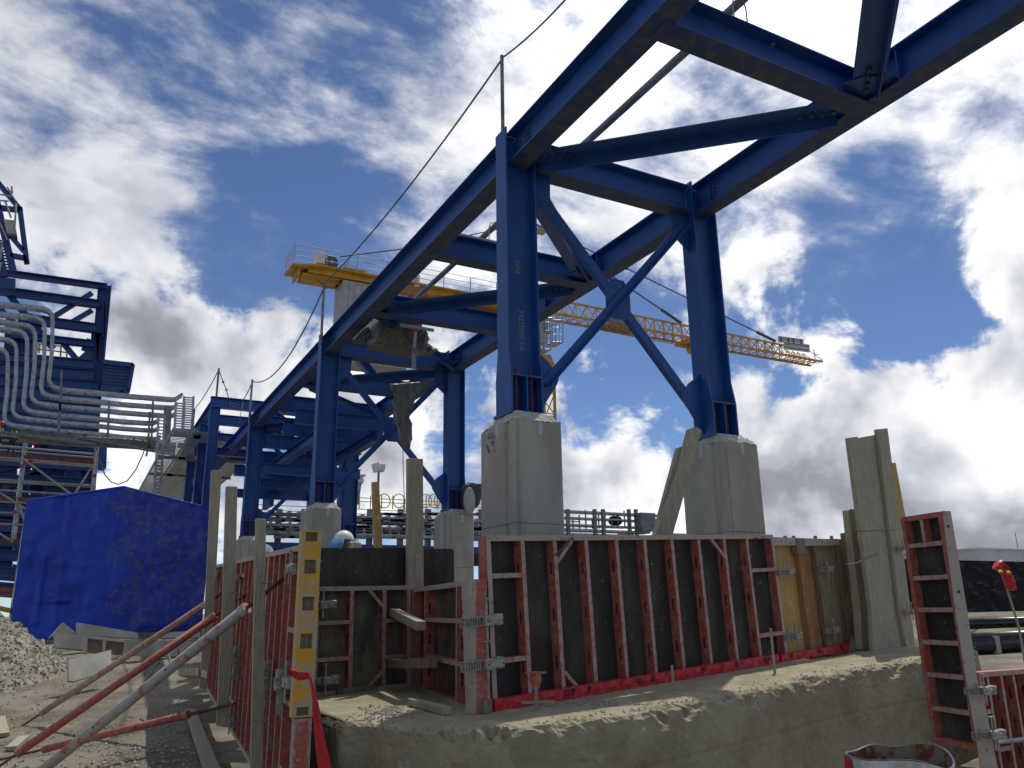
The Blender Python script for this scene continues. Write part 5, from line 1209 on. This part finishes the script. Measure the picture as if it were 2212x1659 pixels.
# jib: triangular lattice, chords in world space
pbl=ony(1200,683,YK-.75); pbr=ony(1776,776,YK-.75); 
zj=pbl.z; 
L0=pbl.x;L1=pbr.x; zj=(pbl.z+pbr.z)/2
ht0=ony(1245,653,YK).z-ony(1245,690,YK).z
for dy in(-.75,.75): MB().bar((L0,YK+dy,zj),(L1,YK+dy,zj),.16,.18).build('lower_chord','crane_yellow',K_)
Lt=ony(1692,735,YK).x; MB().bar((L0,YK,zj+ht0),(Lt,YK,zj+ht0*.86),.14,.14).build('upper_chord','crane_yellow',K_)
nb=26; st=(Lt-L0)/nb
def tz(x): return zj+ht0*(1-.14*(x-L0)/(Lt-L0))
for k in range(nb):
    x=L0+k*st; b_=MB()
    for dy in(-.75,.75):
        b_.tube((x,YK+dy,zj),(x+st/2,YK,tz(x)),.05,5); b_.tube((x+st/2,YK,tz(x)),(x+st,YK+dy,zj),.05,5)
    b_.tube((x,YK-.75,zj),(x+st,YK+.75,zj),.04,5).tube((x,YK-.75,zj),(x,YK+.75,zj),.05,5)
    b_.build('jib_bay','crane_yellow',K_)
for k in range(6):
    x=Lt+(L1-Lt)*k/6; x2=Lt+(L1-Lt)*(k+1)/6; b_=MB().tube((x,YK-.75,zj),(x2,YK+.75,zj),.04,5).tube((x,YK-.75,zj),(x,YK+.75,zj),.05,5)
    if k<4: b_.tube((x,YK-.75,zj),((x+x2)/2,YK,zj+ht0*.55),.04,5).tube(((x+x2)/2,YK,zj+ht0*.55),(x2,YK-.75,zj),.04,5).tube(((x+x2)/2,YK,zj+ht0*.55),(x2,YK+.75,zj),.04,5)
    b_.build('jib_bay','crane_yellow',K_)
R3=R3f
kt(R3(1955,440),R3(1965,500),.05,'crane_grey','tip_post'); kt(R3(1930,450),R3(2010,508),.04,'crane_grey','tip_rail'); kt(R3(1965,468),R3(1992,476),.04,'crane_grey','tip_rail')
for k in range(5):
    a=ony(*R3(1726,357+k*7.5),YK-1);c=ony(*R3(1888,378+k*7.5),YK-1); MB().bar(a,c,.04,.16).build('sign_slat','white_panel',K_)
for k in range(6):
    a=ony(*R3(1762,392+k*8),YK-1.05);c=ony(*R3(1928,414+k*8),YK-1.05); MB().bar(a,c,.04,.19).build('sign_slat','white_panel',K_)
for x in(1742,1791,1824,1872): kt(R3(x,356+(x-1742)*.13),R3(x+4,392+(x-1742)*.13),.05,'cable_steel','sign_bracket',-1.1,-1.1)
# stay cables
pk=ony(1150,480,YK)
for a,r in((R3(1095,268),.07),(R3(1705,385),.06)): 
    c=ony(*a,YK); MB().tube(pk,c,r,6).build('stay_cable','cable_steel',K_); d=(pk-c).normalized(); MB().tube(c,c+d*2.3,.14,8).build('stay_socket','cable_steel',K_); 
    for f_ in(.35,.62): q_=pk.lerp(c,f_); MB().box(q_,d,UY,d.cross(UY),.5,.2,.22).build('stay_link','cable_steel',K_)
MB().path(sag(ony(*R3(330,262),YK),ony(*R3(1995,528),YK),.4),.035,5).build('hoist_rope','cable_steel',K_)
MB().path(sag(ony(*R3(330,235),YK),ony(*R3(1700,430),YK),.1),.025,5).build('hoist_rope','cable_steel',K_)
# trolley and hook block
b_=MB().box(ony(*R3(690,290),YK),UX,UY,UZ,3.2,1.9,.35).box(ony(*R3(665,255),YK),UX,UY,UZ,1.3,1.0,.7).box(ony(*R3(700,240),YK),UX,UY,UZ,2.4,.5,.2); b_.build('trolley','galv_dull',K_)
b_=MB().box(ony(*R3(1150,405),YK),UX,UY,UZ,2.0,1.7,.25); c=ony(*R3(1165,440),YK); b_.tube(c-V((0,.25,0)),c+V((0,.25,0)),.42,14).bar(ony(*R3(1120,408),YK),ony(*R3(1160,465),YK),.12,.12,UX).bar(ony(*R3(1182,408),YK),ony(*R3(1172,462),YK),.12,.12,UX); b_.build('hook_block','crane_yellow',K_)
# tower head, cab, mast
b_=MB()
for dx in(-1,1): b_.bar(ony(1140,690,YK)+V((dx*.9,0,0)),pk,.2,.2,UX)
for k in range(5):
    f_=k/5; a=ony(1140,690,YK).lerp(pk,f_); b_.bar(a+V((-.9*(1-f_),0,0)),a+V((.9*(1-f_),0,.8)),.08,.08)
b_.build('tower_head','crane_yellow',K_)
b_=MB()
for i in range(5):
    for j in range(3): b_.tube(ony(1160+i*4,486+j*6,YK-.6),ony(1160+i*4,494+j*6,YK-.6),.03,4)
b_.box(ony(1167,500,YK),UX,UY,UZ,1.0,1.0,.1); b_.build('head_platform','crane_grey',K_)
def cage(x0,x1,y0_,y1_,Y,m='galv',fill=None):
    b_=MB(); c=[ony(*R3(x,y),Y) for x,y in((x0,y0_),(x1,y0_),(x1,y1_),(x0,y1_))]
    for k in range(4):
        for d in(0,1.2): b_.tube(c[k]+V((0,d,0)),c[(k+1)%4]+V((0,d,0)),.05,5)
        b_.tube(c[k],c[k]+V((0,1.2,0)),.05,5)
    for f_ in(.33,.66): b_.tube(c[0].lerp(c[3],f_),c[1].lerp(c[2],f_),.035,5).tube(c[0].lerp(c[1],f_),c[3].lerp(c[2],f_),.035,5)
    b_.prism([c[3],c[2],c[2]+V((0,1.2,0)),c[3]+V((0,1.2,0))],(0,0,-.08)); b_.build('service_cage',m,K_)
cage(185,252,330,440,YK-.8);cage(262,330,250,392,YK-.5);cage(215,260,235,320,YK-.9)
cc=ony(*R3(190,330),YK); MB().box(cc-V((.9,0,0)),UX,UY,UZ,1.9,1.6,2.2).build('operator_cab','crane_grey',K_)
b_=MB().prism([ony(*R3(x,y),YK-.9) for x,y in((120,465),(250,475),(280,545),(262,560),(190,545),(120,540))],(0,1.8,0)); b_.build('slewing_frame','crane_yellow',K_)
b_=MB()
bx=ony(1187,800,YK).x-.9
zb_,zt_=0,ony(1170,790,YK).z
for dx in(-.8,.8):
    for dy in(-.8,.8): b_.bar((bx+dx,YK+dy,zb_),(bx+dx,YK+dy,zt_),.18,.18,UX)
k=0;z=zb_
while z<zt_-1.5:
    s=1 if k%2 else -1
    b_.bar((bx-.8*s,YK-.8,z),(bx+.8*s,YK-.8,z+1.6),.07,.07,UX).bar((bx+.8,YK-.8*s,z),(bx+.8,YK+.8*s,z+1.6),.07,.07,UY).bar((bx-.8,YK-.8,z),(bx+.8,YK-.8,z),.07,.07); z+=1.6;k+=1
b_.build('mast','crane_yellow',K_); cage(255,300,570,640,YK-1.2)
# counter jib
R4=lambda x,y:(497.8+.2*x,497.8+.2*y)
YJ=48.5
pl=ony(*R4(790,430),YJ); pr=ony(1175,655,YJ); z=pl.z
x0=ony(*R4(735,460),YJ).x;x1=pr.x
zt2=ony(*R4(800,375),YJ).z; zb2=ony(*R4(800,445),YJ).z
for dy,nme in((0,'near_girder'),(1.9,'far_girder')):
    MB().hbeam((x0+.6,YJ+dy,(zt2+zb2)/2),(x1,YJ+dy,(zt2+zb2)/2),UZ,(zt2-zb2)*1.05,.35,.05,.07).build(nme,'crane_yellow',K_)
xl=ony(*R4(655,445),YJ).x
MB().prism([(xl,YJ-.2,zb2+.25),(x0+1.2,YJ-.35,zt2),(x1,YJ-.35,zt2),(x1,YJ+2.3,zt2),(xl,YJ+2.3,zt2)],(0,0,.10)).build('walkway_deck','crane_yellow',K_)
MB().abox((x0,YJ+.2,zb2-.15),(x0+.15,YJ+1.9,zt2)).build('end_plate','crane_yellow',K_)
MB().abox((x0+.3,YJ+.1,zb2-.12),(ony(*R4(1190,560),YJ).x,YJ+1.8,zb2-.02)).build('bottom_tray','crane_yellow',K_)
b_=MB()
for k in range(4): xx=x0+.8+k*1.6; b_.bar((xx,YJ,zb2-.15),(xx+1.5,YJ+1.8,zb2-.15),.1,.1)
b_.build('bottom_bracing','crane_yellow',K_)
b_=MB(); n=9; xa=xl+.1
for k in range(n+1):
    xx=xa+(x1-xa)*k/n
    for dy in(-.3,2.25): b_.tube((xx,YJ+dy,zt2+.1),(xx,YJ+dy,zt2+1.25),.03,5)
for dy in(-.3,2.25):
    for h_ in(.45,.85,1.25): b_.tube((xa,YJ+dy,zt2+h_),(x1,YJ+dy,zt2+h_),.026,5)
for h_ in(.45,.85,1.25): b_.tube((xa,YJ-.3,zt2+h_),(xa,YJ+2.25,zt2+h_),.026,5)
b_.build('guard_rail','galv',K_)
def blk(p0,p1,dy0,dy1,m,nme):
    a=ony(*R4(*p0),YJ+dy0);c=ony(*R4(*p1),YJ+dy0); MB().abox((a.x,YJ+dy0,c.z),(c.x,YJ+dy1,a.z)).build(nme,m,K_)
blk((940,215),(1030,360),.3,1.3,'white_panel','control_cabinet'); blk((1225,385),(1480,450),.2,1.6,'crane_grey','winch_housing')
c=ony(*R4(1106,325),YJ); MB().tube(c+V((0,.3,0)),c+V((0,1.3,0)),.46,20).build('winch_drum','cable_steel',K_); MB().tube(c+V((0,.22,0)),c+V((0,.3,0)),.14,12).build('drum_hub','galv',K_)
MB().bar(c+V((.6,.8,-.5)),c+V((1.3,.8,.5)),.06,.06).build('drum_arm','galv_dull',K_)
zz=ony(*R4(1250,540),YJ).z; xb0=ony(*R4(1188,700),YJ).x
for k in range(11):
    x=xb0+.12+k*.42; MB().abox((x,YJ-.05,zz-5.6),(x+.40,YJ+1.9,zz)).build('ballast_block','crane_grey',K_)
MB().tube(ony(*R4(1180,285),YJ),ony(*R4(1820,205),YJ),.05,6).tube(ony(*R4(1820,205),YJ),pk,.05,6).build('back_stay','cable_steel',K_)
MB().tube(ony(*R4(2005,620),YJ),ony(*R4(2005,490),YJ),.28,10).build('lamp_post','white_panel',K_)
MB().box(ony(*R4(1920,660),YJ+.2),UX,UY,UZ,1.6,.8,.7).build('motor_housing','wood_orange',K_)
MB().box(ony(1290,700,YK),UX,UY,UZ,.1,.1,.1) 

# ------------------------------------------------------------------ pipe rack in the background
YR=36.0
PR=thing('pipe_rack',ony(800,1250,YR),'long grey background pipe rack with cable trays and yellow guard rails','pipe rack')
def rowbar(u0,u1,v0,Y,h,dep,m,name,v1=None):
    a=ony(u0,v0,Y); c=ony(u1,v0,Y); hh=h/FL*(a-EYE).length
    return MB().abox((a.x,Y,a.z-hh/2),(c.x,Y+dep,a.z+hh/2)).build(name,m,PR)
for v,h,m,n_ in((1106,4,'galv','cable_tray_tier'),(1117,5,'galv_dull','cable_tray_tier'),(1131,6,'galv','cable_tray_tier'),(1139,3,'galv_dull','cable_tray_tier'),(1148,6,'galv','cable_tray_tier'),(1177,13,'steel_far','rack_beam')):
    rowbar(540,1060,v-(0),YR,h,.9,m,n_)
    b_=MB(); a=ony(540,v,YR); c=ony(1060,v,YR); x=a.x
    while x<c.x and n_=='cable_tray_tier': b_.abox((x,YR-.01,a.z-.02),(x+.09,YR+.9,a.z+.12)); x+=.42
    if n_=='cable_tray_tier': b_.build('tray_rungs','galv',PR,kind='stuff')
for u in(560,604,658,747,800,866,925,985,1040):
    a=ony(u,1100,YR+.5); MB().abox((a.x-.12,YR+.4,.9),(a.x+.12,YR+.65,a.z)).build('rack_post','galv_dull',PR)
for v in(1071,1079): rowbar(700,1050,v,YR+3,1.4,.05,'rail_yellow','guard_rail')
for v in(1101,1090): rowbar(560,1050,v,YR+2.2,1.4,.05,'rail_yellow','guard_rail')
for k in range(15):
    u=705+k*24; a=ony(u,1070,YR+3);c=ony(u,1100,YR+3); MB().abox((a.x-.02,YR+3,c.z),(a.x+.02,YR+3.05,a.z)).build('rail_post','rail_yellow',PR)
for u in(830,862,920,938,950): 
    a=ony(u,1082,YR+2.9); b_=MB().path([a+V((.32*math.cos(t),0,.36*math.sin(t))) for t in [k*math.pi/6 for k in range(13)]],.03,5); b_.build('rail_loop','rail_yellow',PR)
rowbar(540,1060,1200,YR+2,30,.2,'cloth_dark','back_wall')
b_=MB()
random.seed(3)
for k in range(60):
    u=random.uniform(560,1050);v=random.choice([1110,1124,1137,1143,1160]); a=ony(u,v,YR-.05); L=random.uniform(.4,1.6)
    b_.abox((a.x,YR-.12,a.z-.05),(a.x+L,YR+.0,a.z+.06))
b_.build('small_pipes','galv_dull',PR)
# right hand part
PR2=thing('pipe_rack',ony(1320,1250,40),'grey background pipe rack between the two nearest piers, with cable loops','pipe rack')
def rb(u0,u1,v0,h,m,name,Y=40,dep=.8):
    a=ony(u0,v0,Y); c=ony(u1,v0,Y); hh=h/FL*(a-EYE).length
    MB().abox((a.x,Y,a.z-hh/2),(c.x,Y+dep,a.z+hh/2)).build(name,m,PR2)
for v,h,u1 in((1103,4,1425),(1117,3,1418),(1132,3,1412),(1143,5,1405),(1152,4,1410)): rb(1215,u1,v,h,'galv','cable_tray_tier'); 
for u in(1226,1284,1302,1358,1373): 
    a=ony(u,1100,40); MB().abox((a.x-.09,39.9,2),(a.x+.09,40.1,a.z)).build('rack_post','galv_dull',PR2)
for v,u0,u1 in((1126,1230,1250),(1127,1325,1340),(1137,1230,1345),(1155,1228,1300),(1154,1335,1370),(1146,1240,1280)): rb(u0,u1,v,2,'rail_yellow','guard_rail',41,.06)
for k in range(7):
    c0=ony(1400+k*5,1112+k*7,40); b_=MB().path([c0+V((-.5+.7*math.sin(t),0,-.6+.6*math.cos(t)))for t in [j*math.pi/12 for j in range(7)]],.06,5); b_.build('cable_loop','galv',PR2)
a=ony(1397,1128,39.6); MB().box(a,UX,UY,UZ,1.1,.4,1.1).build('junction_box','galv_dull',PR2)
for u in(1325,1333): MB().sphere(ony(u,1125,40.5),.35,.3,.3,10,8).build('wrapped_valve','ink_black',PR2)
for k in range(9): 
    c0=ony(1238+k*14,1142,40.2); MB().tube(c0,c0+V((0,0,.5+.3*(k%3))),.05,6).build('small_pipe','galv_dull',PR2)
PR3=thing('pipe_rack',ony(1750,1250,48),'low grey tray line just above the long red form at the right','pipe rack')
a=ony(1440,1156,46);c=ony(1850,1156,46); 
MB().abox((a.x,46,a.z-.05),(c.x,46.06,a.z+.16)).build('tray_rail','galv',PR3); MB().abox((a.x,46.8,a.z-.05),(c.x,46.86,a.z+.16)).build('tray_rail','galv',PR3)
b_=MB(); x=a.x
while x<c.x: b_.abox((x,46.06,a.z),(x+.05,46.8,a.z+.05)); x+=.4
b_.build('rungs','galv',PR3,kind='stuff')
for u in(1650,1700,1718,1765,1800): p=ony(u,1157,46); MB().abox((p.x-.1,46.1,1),(p.x+.1,46.3,p.z)).build('tray_post','galv_dull',PR3)
for k in range(3): c0=ony(1838+k*4,1156,46); MB().path([c0+V((.5*math.cos(t),0,.45*math.sin(t)))for t in [j*math.pi/8 for j in range(9)]],.05,5).build('cable_loop','galv',PR3)
# floodlights
for u,v0,v1,l,kind_ in((818,1008,1090,'floodlight with twin heads on a thin pole, right one of the pair',1),(776,1030,1090,'round headed floodlight pole left of the twin headed one',0)):
    p=ony(u,v0+8,44);q_=ony(u-2,v1,44); t=thing('floodlight',q_,l,'floodlight')
    MB().tube(q_,p,.07,8).build('pole','galv_dull',t)
    if kind_: MB().box(p+V((-.15,0,.15)),V((1,0,.3)).normalized(),UY,V((-.3,0,1)).normalized(),.35,.4,.5).box(p+V((.2,0,.15)),V((1,0,-.2)).normalized(),UY,V((.2,0,1)).normalized(),.25,.4,.4).build('lamp_head','white_panel',t)
    else: MB().sphere(p,.28,.28,.26,12,8).box(p+V((0,0,.28)),UX,UY,UZ,.6,.5,.08).build('lamp_head','white_panel',t)
t=thing('floodlight',ony(758,1060,38),'square grey floodlight behind the second left column','floodlight'); p=ony(762,1053,38)
MB().box(p,V((1,0,-.1)).normalized(),UY,V((.1,0,1)).normalized(),.75,.25,.5).build('lamp_head','galv_dull',t); MB().box(p-V((0,.14,0)),V((1,0,-.1)).normalized(),UY,V((.1,0,1)).normalized(),.62,.02,.38).build('lens','glass_lamp',t); MB().tube(p-V((.2,0,.3)),p-V((.2,0,2.5)),.06,6).build('pole','galv_dull',t)

# ------------------------------------------------------------------ right background
yl=26.0
a=ony(2040,1206,yl);c=ony(2400,1204,yl)
vs=[];fs=[];n=60;m=24
for j in range(m+1):
    for i in range(n+1):
        f=i/n;g_=j/m; x=a.x-3+(c.x-a.x+12)*f; z=.8+(a.z-.8+ .0)*g_; vs.append((x,yl+g_*1.0+.10*fbm(x*1.5,z*1.2,2)+.04*fbm(x*5,z*5),z))
for j in range(m):
    for i in range(n): fs.append((j*(n+1)+i,j*(n+1)+i+1,(j+1)*(n+1)+i+1,(j+1)*(n+1)+i))
k0=len(vs)
b_=MB().add(vs,fs); b_.abox((a.x-3,yl+1.05,.5),(c.x+9,yl+6,a.z-.02)); b_.build('black_lined_bank','black_liner',label='high bank covered in black liner behind the two black pipes',cat='embankment')
p=ony(2115,1183,85);q_=ony(2260,1173,85); 
t=thing('white_building',p,'long flat white building on the horizon above the black bank','building')
MB().abox((p.x,85,0),(q_.x+60,100,p.z-.35)).build('wall','wall_white',t); MB().abox((p.x-.3,84.8,p.z-.33),(q_.x+60,100.2,p.z)).build('roof_edge','wall_white',t)
MB().abox((ony(2195,1160,84).x-.04,84,p.z),(ony(2195,1160,84).x+.04,84.1,ony(2195,1150,84).z)).build('aerial','galv_dull',t)
# pipes
def bigpipe(u0,v0,r,y,l):
    a=ony(u0,v0,y); t=thing('black_pipe',a,l,'pipe','black pipes beside the black bank'); ln=14
    b_=MB(); n=36; vs=[];fs=[]
    for k,(x_,rr) in enumerate(((a.x,r),(a.x+ln,r),(a.x+ln,r*.9),(a.x,r*.9))):
        for i in range(n): q__=2*math.pi*i/n; vs.append((x_,y+rr*math.cos(q__),a.z+rr*math.sin(q__)))
    for k in range(4):
        for i in range(n): fs.append((k*n+i,k*n+(i+1)%n,((k+1)%4)*n+(i+1)%n,((k+1)%4)*n+i))
    b_.add(vs,fs).build('pipe_wall','pipe_black',t,smooth=True)
bigpipe(2070,1394,.30,14.2,'thicker black plastic pipe lying in front of the other'); bigpipe(2068,1349,.15,15.2,'thinner black plastic pipe lying behind the thick one')
for dx in (1.0,4,7): MB().abox((ony(2080,1400,14.2).x+dx,13.9,.7),(ony(2080,1400,14.2).x+dx+.2,15.4,ony(2070,1394,14.2).z-.31)).build('pipe_sleeper','wood_grey',label=['first','second','third'][int(dx/3)]+' timber sleeper under the black pipes',cat='sleeper',group='sleepers under the black pipes')
a=at(2200,1352,11);c=at(2172,1262,11)
MB().tube(a-V((0,0,.6)),a,.016,8).tube(a,c,.016,8).build('flag_stake','wood_grey',label='thin pale stake carrying the red rag by the black pipes',cat='stake')
crumple([X4(1406,1290),X4(1440,1232),X4(1470,1217),X4(1488,1240),X4(1520,1310),X4(1560,1380),X4(1584,1450),X4(1572,1468),X4(1535,1460),X4(1510,1390),X4(1478,1330),X4(1450,1312)],at(2165,1260,10.9),CN,.05,.05,6,'red_rag','tape_red','red plastic rag tied to the stake before the black bank','rag',7,3)
for x,y in((1468,1312),(1532,1318)): MB().sphere(onp(*X4(x,y),at(2165,1260,10.8),CN),.03,.03,.022,8,6).build('yellow_tie','bulb_green',label='small yellow-green tie on the red rag, '+('left' if x<1500 else 'right')+' one',cat='tie')
# cut drum at the lower right
def drum():
    c=at(1944,1634,4.4); t=thing('cut_drum',V((c.x,c.y,-.2)),'dented old metal drum with a wavy cut rim and earthy inside at the lower right','drum')
    rimpx=[(1834,1652),(1850,1636),(1885,1622),(1925,1610),(1968,1601),(1990,1587),(2015,1603),(2040,1620),(2046,1632),(2020,1646),(1980,1655),(1930,1662),(1880,1668),(1850,1668)]
    rim=[]
    N=64;import bisect
    pts=[]
    for i in range(N):
        a=2*math.pi*i/N; r=.265*(1+.05*math.cos(2*a+.6)+.03*math.cos(3*a)); pts.append(V((c.x+r*1.0*math.cos(a),c.y+r*1.0*math.sin(a),c.z+.022*math.sin(a*2+1.1)+.016*math.cos(3*a)+(.045*max(0,math.cos(a-math.radians(72)))**12))))
    def shell(rs,m,name):
        vs=[];fs=[];K_=26
        for k in range(K_+1):
            z=k/K_
            for i,p in enumerate(pts):
                d=V((p.x-c.x,p.y-c.y,0)); bb=1+.012*math.sin(z*38) if abs(z-.35)<.05 or abs(z-.65)<.05 else 1; q_=V((c.x,c.y,0))+d*rs*bb*(1+.008*fbm(p.x*6,p.y*6,z*5)); q_.z=p.z-z*(c.z+.2); vs.append(q_)
        for k in range(K_):
            for i in range(N): fs.append((k*N+i,k*N+(i+1)%N,(k+1)*N+(i+1)%N,(k+1)*N+i))
        MB().add(vs,fs).build(name,m,t,smooth=True)
    shell(1.0,'drum_out','outer_wall'); shell(.975,'drum_in','inner_wall')
    vs=[];
    for s in(.97,1.012):
        for p in pts: vs.append(V((c.x+(p.x-c.x)*s,c.y+(p.y-c.y)*s,p.z+.006)))
    MB().add(vs,[(i,(i+1)%N,N+(i+1)%N,N+i) for i in range(N)]).build('rim','galv_dull',t)
    MB().tube((c.x,c.y,c.z-.42),(c.x,c.y,c.z-.38),.25,40).build('soil_fill','footing_dark',t)
    a=[pts[i] for i in range(23,29)]
    vs=[p+(p-c).normalized()*.012 for p in a]+[V((p.x,p.y,p.z-.12))+(p-c).normalized()*.012 for p in a]; vs=[V((v.x,v.y,v.z)) for v in vs]
    MB().add(vs,[(i,i+1,7+i,6+i) for i in range(5)]).build('red_tape_patch','tape_red',t)
drum()
# tie wires on forms
rope([MAIN.Q(1630,1163,.02),MAIN.Q(1645,1158,.03),MAIN.Q(1662,1166,.04),MAIN.Q(1648,1172,.03)],'twisted tie wire on top of the long red form near its right end',.006,'cable_steel')
rope([MAIN.Q(1198,1200,.02),MAIN.Q(1212,1188,.03),MAIN.Q(1226,1170,.04),MAIN.Q(1236,1160,.03),MAIN.Q(1240,1170,.03)],'rusty tie wire on top of the long red form near its left end',.008,'cable_steel')
w0=pb+MAIN.n*.14
rope([onp(*X4(210,1258),w0,MAIN.n),onp(*X4(300,1245),w0,MAIN.n),onp(*X4(340,1225),w0,MAIN.n),onp(*X4(475,1165),w0,MAIN.n)],'rusty wire slung across the grey waler at mid height',.007,'cable_steel')
rope([onp(*X4(285,985),w0,MAIN.n),onp(*X4(480,980),w0,MAIN.n),onp(*X4(655,970),w0,MAIN.n)],'wire tied round the grey waler near the top of the red forms',.005,'cable_steel')
for i,(px_) in enumerate((((543,1262),(560,1259),(592,1258)),((476,1292),(488,1279),(512,1281)),((547,1560),(560,1556),(577,1557)))):
    rope([LW.Q(u,v,.20) for u,v in px_],['wire tie round the nearest left timber at half height','wire tie between the middle and far left timbers','wire tie round the nearest left timber low down'][i],.006,'cable_steel')
# dust-caked hook heap at foot of waler
t=thing('prop_head',MAIN.Q(1890,1424,.15),'dust-caked steel prop head lying at the foot of the grey waler','prop head')
a1=MAIN.Q(1850,1330,.12);a2=MAIN.Q(1880,1420,.18);a3=MAIN.Q(1948,1422,.3)
MB().tube(a1,a2,.035,10).build('head_tube','wood_form',t); MB().tube(a2,a3,.025,10).build('head_rod','wood_grey',t); MB().box(a2,UX,UY,UZ,.13,.1,.12).bar(a2,a2+V((.06,0,.16)),.03,.03,UX).bar(a2,a2+V((-.07,0,.15)),.03,.03,UX).build('head_fork','clamp_steel',t,bevel=.01)
crumple([(1862,1320),(1876,1322),(1870,1365),(1862,1400),(1845,1428),(1830,1420),(1838,1385),(1850,1360)],MAIN.P(0,0,.08),MAIN.n,.06,.05,7,'dusty_sheet','wood_form','dust-caked strip of sheeting hanging beside the grey waler','sheeting',15,3)
for o in bpy.data.objects:
    if 'org' in o: del o['org']
